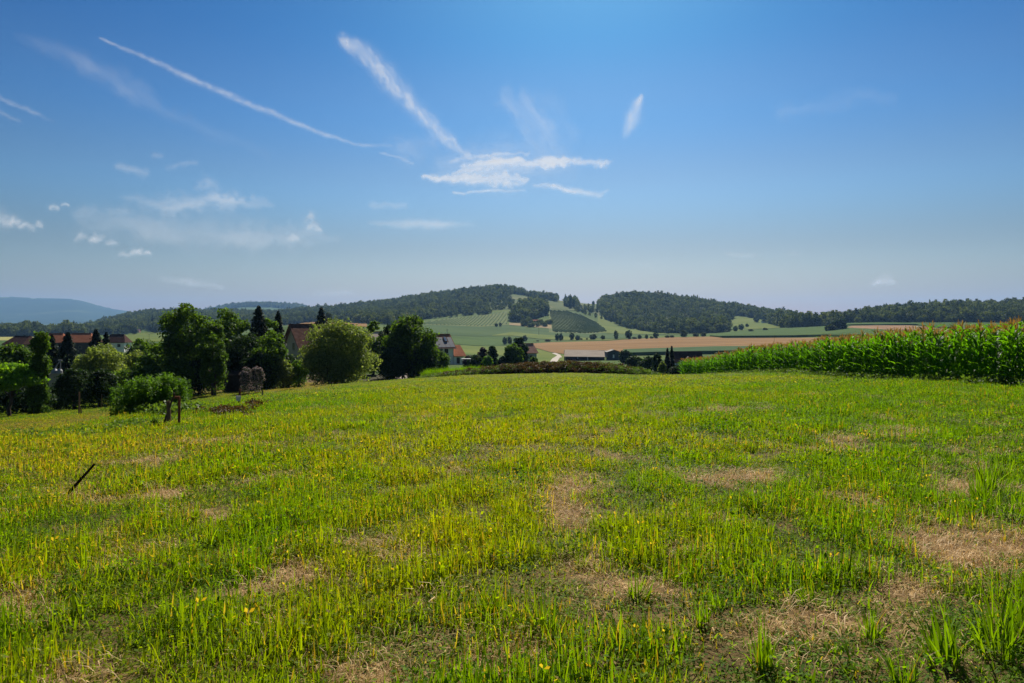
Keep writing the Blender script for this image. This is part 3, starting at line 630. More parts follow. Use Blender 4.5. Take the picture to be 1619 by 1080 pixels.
def tree_crown(name, kind, h, w, base, nleaf, ls, mat, seed):
    R = np.random.default_rng(seed)
    if kind == 'conifer':
        n = nleaf; t = R.random(n)**0.75; z = h-(h-base)*t                     # more needles low down
        lay = 11; ph = (t*lay) % 1.0; rad = w/2*(t**.8+.05)*(0.6+.4*ph)      # tiers
        az = R.random(n)*6.283; br = np.floor(t*lay)*1.7; k = np.round((az+br)/(6.283/9))*(6.283/9)-br; az = az*.35+k*.65
        q = R.random(n)**.4; p = np.stack([np.cos(az)*rad*q, np.sin(az)*rad*q, z-0.10*rad*q+R.normal(0, .03, n)*h*.25], -1)
        V, Fc, A = leafcloud(p, np.stack([np.cos(az)*.3, np.sin(az)*.3, np.full(n, 1.0)], -1), ls, R, .45, .45)
    else:
        cl = crown_clumps(kind, h, w, base, R)
        p, d = clumps_pts(cl, nleaf, R); V, Fc, A = leafcloud(p, d, ls, R, jit=.75)
    V[:, 2] = np.maximum(V[:, 2], 0.02)
    return np_mesh(name, V, Fc, A, mat)
def tree_trunk(name, kind, h, w, base, seed, n=6):
    R = random.Random(seed); b = MB(); r0 = max(.06, h*.022)*(1.3 if kind != 'column' else 1)
    top = h*(.95 if kind == 'conifer' else .72 if kind != 'umbrella' else .75)
    sway = [(R.uniform(-1, 1)*w*.03, R.uniform(-1, 1)*w*.03) for _ in range(5)]
    b.tube([(0, 0, -.3)]+[(sway[k][0], sway[k][1], top*(k+1)/5) for k in range(5)], [r0*1.3, r0, r0*.85, r0*.65, r0*.4, r0*.12], n)
    if kind != 'conifer':
        for k in range(7):
            th = k*2.4+R.random(); z0 = base*.7+(top-base*.7)*R.uniform(.05, .6); L = w*.36*R.uniform(.7, 1.1)
            b.tube([(0, 0, z0), (math.cos(th)*L*.5, math.sin(th)*L*.5, z0+L*.35), (math.cos(th)*L, math.sin(th)*L, z0+L*.85)], [r0*.45, r0*.3, r0*.08], 5)
    else:
        for k in range(10):
            th = k*2.4; z0 = base+(top-base)*k/11; L = w*.45*(1-k/11.5)
            b.tube([(0, 0, z0), (math.cos(th)*L, math.sin(th)*L, z0-.1*L)], [r0*.3, r0*.06], 4)
    return b.mesh(name, M['bark'])
def add_tree(name, cat, label, px, Y, top, wpx, kind, mat, base=.2, nleaf=6000, ls=.16, seed=1, group=None, bot=None, sink=0.05, crown='crown'):
    p = gd(px, Y); h = EYE+(HY-top)/F*Y-p.z; w = wpx/F*Y*(1.3 if kind == 'conifer' else 1)
    o = thing(name, label, cat, (p.x, p.y, p.z-sink), 0, group)
    m = [M[q] for q in mat] if isinstance(mat, (list, tuple)) else M[mat]
    link(crown, tree_crown(crown, kind, h, w, h*base, nleaf, ls, m, seed), o)
    link('trunk', tree_trunk('trunk', kind, h, w, h*base, seed), o)
    return o
GT = 'garden trees round the farmhouses'
for a_ in [
 # name, category, label, column, distance, top row, width, kind, material, base, leaves, leaf size
 ('garden_tree', 'tree', 'rounded bright green garden tree at the left edge below the barns', 16, 60, 569, 92, 'umbrella', 'leaf_lime', .38, 9000, .13),
 ('ivy_covered_tree', 'tree', 'tall narrow ivy covered column of a tree beside the bright round garden tree', 62, 61, 528, 32, 'column', 'leaf_green', .02, 11000, .11),
 ('garden_tree', 'tree', 'dull green tree behind the round garden tree at the left edge', 22, 82, 545, 70, 'broad', 'leaf_green', .1, 7000, .17),
 ('garden_tree', 'tree', 'dark low tree filling the gap left of the ivy column', -30, 78, 556, 80, 'broad', 'leaf_green', .1, 6000, .17),
 ('conifer', 'tree', 'dark conifer left of the long orange roof', 82, 110, 530, 44, 'conifer', 'leaf_needle', .02, 5000, .22),
 ('conifer', 'tree', 'dark broad conifer standing in front of the middle of the orange roof', 107, 108, 526, 56, 'conifer', 'leaf_needle', .02, 6500, .22),
 ('conifer', 'tree', 'dark conifer hiding the right end of the orange roof', 152, 125, 520, 46, 'conifer', 'leaf_needle', .02, 5000, .24),
 ('conifer', 'tree', 'slim dark conifer just left of the white gabled barn', 168, 130, 525, 32, 'conifer', 'leaf_needle', .02, 3500, .24),
 ('willow_shrub', 'shrub', 'broad olive green shrub behind the dark junipers', 158, 84, 543, 78, 'broad', 'leaf_willow', .05, 9000, .15),
 ('garden_tree', 'tree', 'olive green shrub right of the broad olive shrub', 205, 92, 552, 60, 'broad', 'leaf_willow', .05, 6000, .16),
 ('juniper', 'shrub', 'left of two dark blue green junipers along the lower meadow edge', 118, 66, 575, 60, 'bush', 'leaf_dark', .0, 6000, .11),
 ('juniper', 'shrub', 'right of two dark blue green junipers along the lower meadow edge', 158, 68, 577, 56, 'bush', 'leaf_dark', .0, 6000, .11),
 ('garden_tree', 'tree', 'mid green tree right of the white gabled barn', 217, 135, 534, 40, 'broad', 'leaf_green', .1, 4000, .24),
 ('garden_tree', 'tree', 'rough green tree at the foot of the walnut tree on its left', 248, 88, 534, 66, 'ragged', 'leaf_green', .08, 8000, .17),
 ('walnut_tree', 'tree', 'largest broad walnut tree of the garden, highest crown left of the farmhouse', 300, 86, 474, 104, 'ragged', 'leaf_green', .2, 17000, .17),
 ('ivy_covered_tree', 'tree', 'tall grey green ivy covered tree in front of the walnut tree', 338, 80, 503, 46, 'ragged', 'leaf_green', .02, 10000, .13),
 ('garden_tree', 'tree', 'rounded dark green tree right behind the walnut tree', 366, 96, 483, 70, 'ragged', 'leaf_green', .2, 11000, .18),
 ('conifer', 'tree', 'tall dark spruce left of the farmhouse', 409, 100, 484, 64, 'conifer', 'leaf_needle', .02, 8000, .2),
 ('garden_tree', 'tree', 'green broadleaf tree squeezed between the two dark spruces', 428, 104, 500, 40, 'broad', 'leaf_green', .1, 5000, .2),
 ('conifer', 'tree', 'second dark spruce close to the farmhouse gable', 440, 112, 492, 38, 'conifer', 'leaf_needle', .02, 6000, .22),
 ('garden_tree', 'tree', 'low green fruit tree in front of the two dark spruces', 424, 90, 524, 58, 'broad', 'leaf_green', .1, 8000, .16),
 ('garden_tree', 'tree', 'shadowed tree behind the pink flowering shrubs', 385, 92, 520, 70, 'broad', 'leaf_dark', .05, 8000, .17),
 ('garden_shrub', 'shrub', 'clipped yellow green shrub under the farmhouse gable', 448, 90, 562, 36, 'bush', 'leaf_willow', 0, 4500, .12),
 ('garden_shrub', 'shrub', 'clipped green shrub next to the big silvery willow', 472, 92, 565, 34, 'bush', 'leaf_bright', 0, 4000, .12),
 ('conifer', 'tree', 'single dark spruce rising behind the farmhouse roof', 508, 165, 486, 46, 'conifer', 'leaf_needle', .02, 5500, .28),
 ('willow_tree', 'tree', 'broad silvery green willow leaning over the road bend', 540, 86, 501, 124, 'ragged', 'leaf_willow', .02, 19000, .14),
 ('willow_shrub', 'shrub', 'low willow scrub at the foot of the silvery willow', 520, 84, 545, 84, 'bush', 'leaf_willow', 0, 9000, .13),
 ('garden_tree', 'tree', 'small dark green tree peeping out right of the silvery willow', 590, 125, 507, 34, 'broad', 'leaf_green', .2, 4000, .22),
 ('walnut_tree', 'tree', 'large dark rounded walnut tree left of the house with solar panels', 648, 112, 502, 90, 'broad', 'leaf_green', .1, 17000, .2),
 ('garden_tree', 'tree', 'dark green tree leaning against the left of the big rounded walnut', 617, 118, 515, 50, 'broad', 'leaf_dark', .15, 7000, .22),
 ('garden_tree', 'tree', 'low leafy tree hiding the lower wall of the house with solar panels', 695, 135, 552, 38, 'bush', 'leaf_green', 0, 4500, .18),
 ('garden_shrub', 'shrub', 'purple leaved shrub left of the pink roofed cottage', 763, 175, 550, 20, 'broad', 'leaf_purple', 0, 2500, .24),
 ('garden_shrub', 'shrub', 'dark leafy shrub touching the left wall of the pink roofed cottage', 778, 172, 548, 22, 'broad', 'leaf_dark', 0, 2800, .24),
 ('garden_shrub', 'shrub', 'low purple hedge bush beside the annex of the house with solar panels', 741, 178, 561, 22, 'bush', 'leaf_purple', 0, 2200, .22),
 ('garden_shrub', 'shrub', 'light green bush in front of the purple leaved shrub', 771, 165, 559, 18, 'bush', 'leaf_bright', 0, 1800, .2),
 ('garden_tree', 'tree', 'tall dark tree behind the round tree beside the pink roofed cottage', 822, 205, 534, 28, 'broad', 'leaf_dark', .02, 4500, .3),
 ('garden_tree', 'tree', 'rounded green tree hiding the right half of the pink roofed cottage', 812, 178, 544, 34, 'broad', 'leaf_green', .02, 5500, .25),
 ('garden_shrub', 'shrub', 'small dark shrub standing alone left of the pale farm road', 844, 182, 560, 15, 'bush', 'leaf_green', 0, 1500, .22),
 ('garden_shrub', 'shrub', 'dark round shrub right of the long pale shed', 989, 300, 553, 20, 'broad', 'leaf_dark', 0, 3000, .4),
 ('garden_tree', 'tree', 'dark tree left of the twin pointed conifers', 1039, 165, 558, 18, 'broad', 'leaf_dark', 0, 2500, .22),
 ('conifer', 'tree', 'left of the twin pointed conifers beside the brown roofed house', 1055, 150, 550, 13, 'conifer', 'leaf_needle', .0, 2500, .2),
 ('conifer', 'tree', 'right of the twin pointed conifers beside the brown roofed house', 1062, 152, 547, 13, 'conifer', 'leaf_needle', .0, 2500, .2),
 ('garden_shrub', 'shrub', 'pale green shrub below the twin pointed conifers', 1047, 128, 568, 14, 'bush', 'leaf_willow', 0, 1500, .16),
 ('garden_shrub', 'shrub', 'dark bush at the meadow edge left of the brown roofed house', 1070, 122, 576, 30, 'bush', 'leaf_dark', 0, 2500, .16),
 ('field_tree', 'tree', 'lone dark round tree between the crop strip and the striped stubble', 1327, 860, 505, 24, 'broad', 'leaf_dark', .02, 2500, 1.3),
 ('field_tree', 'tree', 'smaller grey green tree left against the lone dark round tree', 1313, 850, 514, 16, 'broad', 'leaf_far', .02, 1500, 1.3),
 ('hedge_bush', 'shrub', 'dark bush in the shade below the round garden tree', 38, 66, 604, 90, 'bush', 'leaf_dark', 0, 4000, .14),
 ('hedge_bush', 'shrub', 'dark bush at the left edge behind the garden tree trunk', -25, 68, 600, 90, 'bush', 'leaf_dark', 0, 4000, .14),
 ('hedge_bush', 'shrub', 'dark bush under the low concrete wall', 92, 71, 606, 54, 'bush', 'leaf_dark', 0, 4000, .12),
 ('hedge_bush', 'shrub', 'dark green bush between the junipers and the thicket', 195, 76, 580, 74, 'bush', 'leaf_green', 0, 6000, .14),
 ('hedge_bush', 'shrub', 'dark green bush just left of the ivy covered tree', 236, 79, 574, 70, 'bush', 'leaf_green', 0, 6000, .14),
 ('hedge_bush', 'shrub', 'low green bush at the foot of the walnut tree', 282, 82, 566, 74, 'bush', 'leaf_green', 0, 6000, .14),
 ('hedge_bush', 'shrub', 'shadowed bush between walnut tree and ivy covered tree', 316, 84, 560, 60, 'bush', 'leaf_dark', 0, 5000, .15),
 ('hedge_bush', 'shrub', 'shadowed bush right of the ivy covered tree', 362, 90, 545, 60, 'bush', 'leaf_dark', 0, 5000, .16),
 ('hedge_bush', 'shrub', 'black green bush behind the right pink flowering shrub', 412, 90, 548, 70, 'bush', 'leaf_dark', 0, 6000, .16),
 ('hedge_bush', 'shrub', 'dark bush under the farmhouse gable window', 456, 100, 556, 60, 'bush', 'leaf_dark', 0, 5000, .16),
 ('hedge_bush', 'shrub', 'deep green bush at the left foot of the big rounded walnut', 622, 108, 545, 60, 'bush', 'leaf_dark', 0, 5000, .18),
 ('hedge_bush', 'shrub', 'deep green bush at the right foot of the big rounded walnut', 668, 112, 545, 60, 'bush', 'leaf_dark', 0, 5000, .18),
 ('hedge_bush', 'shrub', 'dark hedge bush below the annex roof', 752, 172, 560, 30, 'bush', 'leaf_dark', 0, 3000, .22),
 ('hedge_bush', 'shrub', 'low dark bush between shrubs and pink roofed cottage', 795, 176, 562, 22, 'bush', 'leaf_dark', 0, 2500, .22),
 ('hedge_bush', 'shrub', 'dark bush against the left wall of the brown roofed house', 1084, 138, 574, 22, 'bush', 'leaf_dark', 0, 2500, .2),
]:
    add_tree(*a_[:9], base=(.38 if a_[7] == 'umbrella' else min(a_[9], .05)), nleaf=int(a_[10]*1.25), ls=a_[11], seed=abs(int(a_[3]*7+a_[4])))
HG = 'dark garden hedges behind the meadow crest'
for q, (px, Y, top, w, mt) in enumerate([(1003, 200, 560, 30, 'leaf_dark'), (1024, 190, 562, 30, 'leaf_dark'), (1045, 170, 568, 20, 'leaf_dark')]):
    add_tree('hedge_bush', 'hedge', ['dark hedge bush just right of the round shrub by the shed', 'middle one of three dark hedge bushes along the crest', 'dark hedge bush close under the twin pointed conifers'][q], px, Y, top, w, 'bush', mt, 0, 2500, .26, 900+q, HG)
for q, (px, top) in enumerate([(389, 575), (407, 573)]):
    p = gd(px, 79); h = EYE+(HY-top)/F*79-p.z; w = 23/F*79
    o = thing('flowering_shrub', ['pink flowering shrub, left of the pair by the garden shed', 'pink flowering shrub, right of the pair by the garden shed'][q], 'shrub', p, 0, 'pink flowering shrubs')
    link('foliage', tree_crown('foliage', 'bush', h*.97, w*.95, 0, 2200, .07, M['leaf_dark'], 31+q), o)
    link('blossom', tree_crown('blossom', 'bush', h, w, 0, 2600, .055, M['blossom'], 31+q), o)

# small trees of the valley floor: a few shared shapes, one object each
SMALL = []
for k in range(5):
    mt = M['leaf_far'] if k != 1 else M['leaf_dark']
    SMALL.append((tree_crown('crown', ['broad', 'broad', 'ragged', 'bush', 'broad'][k], 10, 9, 1 if k != 3 else 0, 700, .75, mt, 70+k), tree_trunk('trunk', 'broad', 10, 9, 2, 70+k, 4)))
VT = [(881, 539, 527.5, 8, 1), (887, 538.8, 527, 8, 1), (904, 537.7, 526, 9, 1), (913, 538, 530, 9, 1), (919, 537.7, 534, 5, 3), (928, 537.5, 534, 4, 3), (938, 537.2, 527.5, 13, 2), (953, 537, 530, 8, 1), (974, 536.8, 522.5, 8, 0),
      (994, 536.6, 522, 12, 1), (1003, 536.4, 532, 9, 3), (1011, 536.2, 529, 7, 1), (1022, 536, 529, 6, 1), (1030, 535.6, 531, 6, 2), (1037, 535.3, 525, 10, 1), (1055, 534.2, 529.5, 8, 2), (1062, 533.9, 529.5, 8, 1), (1081, 533.2, 521.5, 14, 0),
      (1100, 532.2, 526, 12, 0), (1112, 532.2, 525, 11, 0), (785, 516.5, 511, 6, 1), (791, 516.2, 510, 5, 1), (798, 545, 533, 9, 1), (806, 544, 532, 9, 0), (815, 543, 534, 8, 1), (830, 540, 530, 9, 1), (866, 540, 536, 12, 3), (850, 540, 537.5, 5, 3),
      (1163, 525, 515, 8, 1), (1172, 522, 512.5, 10, 1), (1181, 517, 511.5, 6, 1), (1187, 526, 520, 9, 0), (1210, 524, 518, 9, 0), (1196, 510, 501, 10, 1), (1240, 517, 510, 9, 1), (1150, 527, 521, 9, 2), (902, 487, 466, 5, 1), (907, 487, 472, 5, 1), (938, 486, 476, 4, 1),
      (200, 528, 512, 14, 0), (213, 529, 516, 10, 2), (245, 527, 514, 14, 0), (172, 529.5, 517, 12, 0), (520, 510, 494, 12, 0), (470, 510, 497, 14, 1), (455, 511, 499, 12, 0), (866, 535, 520, 4, 4)][:46]
DESC = {0: 'pale green', 1: 'dark', 2: 'ragged', 3: 'low bushy', 4: 'slim'}
NB = [(881, 'left half of the tree pair above the long pale shed roof left end'), ]
def near_what(px, py):
    if py > 530 and px < 860: return 'behind the pink roofed cottage'
    if py > 530 and px < 960: return 'on the green strip above the long pale shed'
    if py > 530: return 'along the upper edge of the brown stubble field'
    if px < 300: return 'below the dark wooded hill on the left'
    if px < 560: return 'on the ridge behind the farmhouse roof'
    if px < 800: return 'at the lower edge of the left vineyard'
    if px < 950: return 'on the saddle between the two wooded hills'
    return 'on the light green hillside meadow by the far farm'
seen = {}
for k, (px, b_, t_, w_, v_) in enumerate(VT):
    g_ = near_what(px, b_); seen.setdefault(g_, []).append(k)
order = ['first', 'second', 'third', 'fourth', 'fifth', 'sixth', 'seventh', 'eighth', 'ninth', 'tenth', 'eleventh', 'twelfth', 'thirteenth']
for g_, ks in seen.items():
    ks.sort(key=lambda k: VT[k][0])
    for j, k in enumerate(ks):
        px, b_, t_, w_, v_ = VT[k]; p = gp(px, b_, 250); h = (b_-t_)/F*p.y; w = w_/F*p.y
        o = thing('field_tree', ('%s tree %s, %s from left' % (DESC[v_], g_, order[j])), 'tree', (p.x, p.y, p.z-.3), 0, 'small trees '+g_)
        c_ = link('crown', SMALL[v_][0], o); c_.scale = (w/9, w/9, h/10); c_.rotation_euler = (0, 0, k*1.3)
        t_o = link('trunk', SMALL[v_][1], o); t_o.scale = (w/9, w/9, h/10)

# woods on the hills
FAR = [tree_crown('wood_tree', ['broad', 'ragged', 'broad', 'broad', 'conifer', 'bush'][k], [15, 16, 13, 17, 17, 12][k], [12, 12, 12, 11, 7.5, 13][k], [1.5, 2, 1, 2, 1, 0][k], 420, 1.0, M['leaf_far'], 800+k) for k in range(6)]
source('wood', FAR)
def inpoly(px, py, P):
    r = np.zeros(len(px), bool); n = len(P); j = n-1
    for i_ in range(n):
        xi, yi = P[i_]; xj, yj = P[j]
        c = ((yi > py) != (yj > py)) & (px < (xj-xi)*(py-yi)/(yj-yi+1e-12)+xi); r ^= c; j = i_
    return r
def wood(label, P, y0, y1, per, s0=.75, s1=1.15, idx=None, name='wood'):
    a0 = min(p[0] for p in P); a1 = max(p[0] for p in P)
    area = (a1-a0)/F*(y1*y1-y0*y0)/2; n = int(area/per); Y = np.sqrt(rng.random(n)*(y1*y1-y0*y0)+y0*y0); px = a0+(a1-a0)*rng.random(n); X = (px-CX)/F*Y
    Z = terr(X, Y); _, py = proj(X, Y, Z); k = inpoly(px, py, P); X, Y, Z = X[k], Y[k], Z[k]
    s = (s0+(s1-s0)*rng.random(len(X))**1.5)*(.75+.75*fbm(X*.02, Y*.02, 91, 3)); s = np.column_stack([s*1.12, s*1.12, s*rng.uniform(.8, 1.25, len(X))])
    ix = rng.choice(6, len(X), p=[.27, .2, .2, .15, .1, .08]) if idx is None else np.full(len(X), idx)
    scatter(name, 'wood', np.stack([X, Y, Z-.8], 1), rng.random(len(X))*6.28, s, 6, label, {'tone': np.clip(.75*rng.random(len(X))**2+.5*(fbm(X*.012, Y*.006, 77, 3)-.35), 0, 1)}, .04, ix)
    return len(X)
cnt = [
 wood('dense wood covering the left flank and top of the main hill', [(495, 493), (560, 487), (640, 472), (700, 464), (745, 457), (790, 450), (818, 459), (800, 472), (775, 478), (760, 484), (745, 489), (720, 494), (690, 501), (655, 508), (640, 513), (610, 514), (560, 511), (495, 511)], 1150, 2480, 85),
 wood('tree line along the right crest of the main hill', [(785, 450), (820, 459), (850, 466), (882, 473), (880, 477.5), (845, 471), (812, 465), (795, 462)], 1900, 2480, 120),
 wood('scrubby lit trees above the left vineyard', [(655, 506), (700, 498), (745, 489), (776, 484), (777, 496), (745, 499), (712, 502), (680, 504)], 1300, 1950, 150, .55, .95),
 wood('loose grove of trees under the hilltop meadow', [(775, 478), (795, 474), (812, 478), (810, 490), (780, 490)], 1500, 2200, 200, .5, .85),
 wood('tall dark grove between the two vineyards', [(806, 509), (815, 494), (828, 484), (845, 483), (861, 485), (864, 498), (845, 504), (826, 509)], 1300, 1950, 55, 1.0, 1.45),
 wood('low dark scrub below the small orange roofed hill house', [(825, 511), (872, 511), (871, 517), (826, 517.5)], 1100, 1600, 75, .45, .7),
 wood('rounded forested second hill right of the saddle', [(946, 484), (960, 472), (972, 467), (1000, 463), (1050, 465), (1100, 474), (1150, 483), (1210, 495), (1262, 505), (1250, 511), (1200, 505), (1162, 499), (1150, 512), (1151, 526), (1100, 529), (1050, 528), (1000, 521), (975, 513), (958, 506), (950, 495)], 1150, 2150, 80, .8, 1.2),
 wood('small dark tree clump on the saddle of the hills', [(893, 477), (912, 477), (915, 486.5), (894, 487)], 1700, 2300, 90, .7, 1.0),
 wood('hedges and trees in the valley between saddle and second hill', [(905, 488), (950, 484), (955, 500), (962, 508), (940, 503), (915, 494)], 1400, 2200, 420, .5, .8),
 wood('long dark wood on the right horizon above the crop strips', [(1215, 512), (1270, 507), (1340, 503), (1400, 495), (1500, 486), (1619, 483), (1950, 477), (1950, 511.3), (1619, 511.4), (1400, 511.2), (1336, 512), (1312, 517), (1240, 520.5)], 930, 1480, 70, .75, 1.15),
 wood('dark wooded ridge left behind the barns', [(118, 529.5), (130, 524), (145, 518), (165, 510), (205, 499), (260, 494), (340, 494), (430, 496), (500, 492), (500, 511), (430, 516), (340, 522), (260, 526.5), (230, 521), (200, 529.5)], 1250, 2700, 120, .85, 1.25),
 wood('row of trees across the flat valley at far left', [(-250, 528.5), (60, 528.5), (135, 528.2), (135, 532.2), (60, 532.6), (-250, 532.6)], 1150, 1500, 110, .9, 1.35),
 wood('hazy blue wooded ridge far beyond the farmhouse', [(320, 494), (350, 489), (380, 482.5), (430, 481), (500, 488), (500, 497), (330, 500)], 5200, 6200, 330, 1.4, 2.0),
]
print('WOODS', cnt)
patch('wooded_mountain', [(-260, 464), (0, 462.8), (60, 466), (125, 468), (145, 475), (165, 483), (205, 490)], [(-260, 512), (0, 512), (60, 513), (125, 511), (145, 510), (165, 509), (205, 508)], surf('mountain_forest', [(0.35, (0.018, 0.04, 0.02)), (0.6, (0.03, 0.055, 0.025)), (0.8, (0.09, 0.12, 0.04))], 0.0016, detail=10, bump=1.0, bscale=0.02), lift=8, ymin=6500, rows=24)

# vineyards: planted rows running down the slope
def vineyard(label, P, y0, y1, sp, skew):
    a0 = min(p[0] for p in P); a1 = max(p[0] for p in P); b = []; fc = []
    X0 = np.arange((a0-CX)/F*y1*1.3-200, (a1-CX)/F*y1*1.3+200, sp)
    for x0 in X0:
        Y = np.arange(y0, y1, 7.0); X = x0+skew*(Y-(y0+y1)/2); Z = terr(X, Y); px, py = proj(X, Y, Z); k = inpoly(px, py, P)
        w = .45+.45*vn(Y*.12, X*.3, 2); hgt = 1.9+.4*vn(Y*.2, X, 4)
        for j in range(len(Y)-1):
            if not (k[j] and k[j+1]): continue
            q = len(b)
            for m in (j, j+1): b += [(X[m]-w[m], Y[m], Z[m]+.2), (X[m]-.3, Y[m], Z[m]+hgt[m]), (X[m]+.3, Y[m], Z[m]+hgt[m]), (X[m]+w[m], Y[m], Z[m]+.2)]
            fc += [(q, q+4, q+5, q+1), (q+1, q+5, q+6, q+2), (q+2, q+6, q+7, q+3)]
    o = link('vine_rows', np_mesh('vine_rows', b, fc, None, M['vine'])); tag(o, label, kind='stuff')
M['vine'] = surf('vine_leaves', [(0.3, (0.035, 0.07, 0.018)), (0.7, (0.08, 0.13, 0.03))], .5)
M['vine_grass'] = surf('vineyard_ground', [(0.3, (0.075, 0.11, 0.025)), (0.7, (0.125, 0.145, 0.045))], .03)
VL = [(655, 513), (700, 506), (745, 501), (778, 498), (800, 493), (802, 513), (760, 516), (700, 514)]
VR = [(869, 491), (895, 492), (917, 498), (938, 507), (952, 517), (961, 525), (930, 527.5), (873, 526)]
patch('vineyard_ground', [(655, 511.5), (700, 505), (745, 500), (778, 497), (802, 492)], [(655, 513), (700, 514.5), (760, 517), (802, 514)], M['vine_grass'], lift=.4)
patch('vineyard_ground', [(868, 490.5), (895, 491), (917, 497), (938, 506), (952, 516), (962, 525.5)], [(868, 526), (900, 527), (930, 528), (952, 527), (962, 526.5)], M['vine_grass'], lift=.4)
vineyard('vine rows of the left vineyard below the scrubby trees', VL, 1100, 1800, 7.0, .05)
vineyard('vine rows of the steep right vineyard facing the valley', VR, 1050, 1750, 7.5, -.22)

# ------------------------------------------------------------------ maize
def leafstrip(z0, az, L, w, up, droop, R):
    """one arching maize leaf: strip of five stations with a folded midrib"""
    n = 6; V = []; x = 0.0; z = z0; ang = up
    for k in range(n):
        t = k/(n-1); wd = w*(math.sin(math.pi*min(.98, .12+t*.86))**.7)*.5
        cx, cy = math.cos(az)*x, math.sin(az)*x; sx, sy = -math.sin(az), math.cos(az); tw = .25*math.sin(t*3+az*5)
        V += [(cx+sx*wd, cy+sy*wd, z+wd*.5+tw*wd), (cx, cy, z), (cx-sx*wd, cy-sy*wd, z+wd*.5-tw*wd)]
        x += math.sin(ang)*L/(n-1); z += math.cos(ang)*L/(n-1); ang += droop/(n-1)
    Fc = []
    for k in range(n-1): b = k*3; Fc += [(b, b+1, b+4, b+3), (b+1, b+2, b+5, b+4)]
    return np.array(V), np.array(Fc)
def corn_parts(seed):
    R = random.Random(seed); H = R.uniform(2.0, 2.3); leaves = []
    a0 = R.random()*6.28
    for k in range(12):
        t = k/11; z0 = .12+t*(H-.42); az = a0+k*math.pi+R.uniform(-.6, .6)
        L = .85*math.sin(math.pi*(.22+.6*t))+R.uniform(-.1, .1); up = .28+.25*R.random()+(.35 if k < 3 else 0); dr = R.uniform(.5, 1.7)
        V, Fc = leafstrip(z0, az, L, .085+.02*R.random(), up, dr, R); leaves.append((V, Fc, {'v': np.full(len(V), min(1, R.random()*.8+(.25 if k < 3 else 0)))}))
    st = MB().tube([(0, 0, -.1), (0, 0, .9), (R.uniform(-.03, .03), 0, H-.1)], [.018, .015, .008], 5, False)
    ts = []
    for k in range(8):
        az = k*.8+R.random(); ln = R.uniform(.18, .32); th = 0 if k == 0 else R.uniform(.2, .7); z0 = H-.12
        c = Vector((math.cos(az)*math.sin(th), math.sin(az)*math.sin(th), math.cos(th)))*ln; s_ = Vector((-math.sin(az), math.cos(az), 0))*.011
        p0 = Vector((0, 0, z0)); ts.append((np.array([p0-s_, p0+s_, p0+c+s_*1.2, p0+c-s_*.6]), np.array([(0, 1, 2, 3)]), {'v': np.full(4, R.random())}))
    return leaves, st, ts, H
def joinm(name, parts, mats, mi):
    off = 0; VV, FF, A, X = [], [], [], []
    for (V, Fc, at_), q in zip(parts, mi):
        VV.append(V); FF.append(Fc+off); off += len(V); A.append(at_['v']); X += [q]*len(Fc)
    return np_mesh(name, np.concatenate(VV), np.concatenate(FF), {'v': np.concatenate(A)}, mats, midx=X)
CP = [corn_parts(900+k) for k in range(8)]
def st_arr(st): f = [q for q in st.f if len(q) == 4]; return (np.array(st.v), np.array(f), {'v': np.full(len(st.v), .6)})
CORN = [joinm('maize_plant', lv+[st_arr(st)]+ts, [M['leaf_corn'], M['corn_tassel']], [0]*len(lv)+[0]+[1]*len(ts)) for lv, st, ts, H in CP]
source('maize', CORN)
CG = 'front row of the maize field'
CL = 'tall green maize plant in the front row of the field, beside the meadow'
protos = []
for lv, st, ts, H in CP[:4]:
    o = thing('maize_plant', CL, 'maize plant', (0, 0, 0), 0, CG)
    link('stalk', np_mesh('stalk', *st_arr(st)[:2], {'v': st_arr(st)[2]['v']}, M['leaf_corn']), o)
    for l in lv: link('leaf', np_mesh('leaf', l[0], l[1], l[2], M['leaf_corn']), o)
    link('tassel', joinm('tassel', ts, [M['corn_tassel']], [0]*len(ts)), o)
    protos.append(o)
def corn_h(Y): return 1.09+.05*math.sin(Y*.21)+.05*math.sin(Y*.07+1)-.06*max(0, min(1, (Y-60)/30))
yy_ = 21.5; k = 0; R = random.Random(5)
while k < 300:
    X_ = float(edge_x(yy_))+R.uniform(-.12, .12); z_ = float(terr(X_, yy_)); s_ = corn_h(yy_)*R.uniform(.84, 1.1)
    if k < 84:
        o = protos[k] if k < 4 else copy_tree(protos[k % 4])
    else:
        o = link('maize_plant', CORN[k % 8]); tag(o, CL, 'maize plant', CG)
    o.location = (X_, yy_, z_); o.rotation_euler = (R.uniform(-.06, .06), R.uniform(-.06, .06), R.random()*6.28); o.scale = (s_, s_, s_)
    yy_ += .235; k += 1
P = []
for Y in np.arange(13, 93.5, .27):
    e_ = float(edge_x(Y)); xs = e_+.0+np.concatenate([np.arange(.7, 7, .62), np.arange(7.3, 40, 1.25)])
    if Y < 21.4 or Y > 91.8: xs = np.concatenate([[e_], xs])
    P.append(np.stack([xs+rng.normal(0, .08, len(xs)), Y+rng.normal(0, .08, len(xs))], 1))
P = np.concatenate(P); kp = rng.random(len(P)) < np.where(P[:, 0] > edge_x(P[:, 1])+7, .75, 1); P = P[kp]
cz = terr(P[:, 0], P[:, 1]); ch = np.array([corn_h(y) for y in P[:, 1]])*rng.uniform(.93, 1.1, len(P))
scatter('maize_field', 'maize', np.column_stack([P, cz]), rng.random(len(P))*6.28, ch, 8, 'dense mass of tasselled maize behind the front row', None, .05)

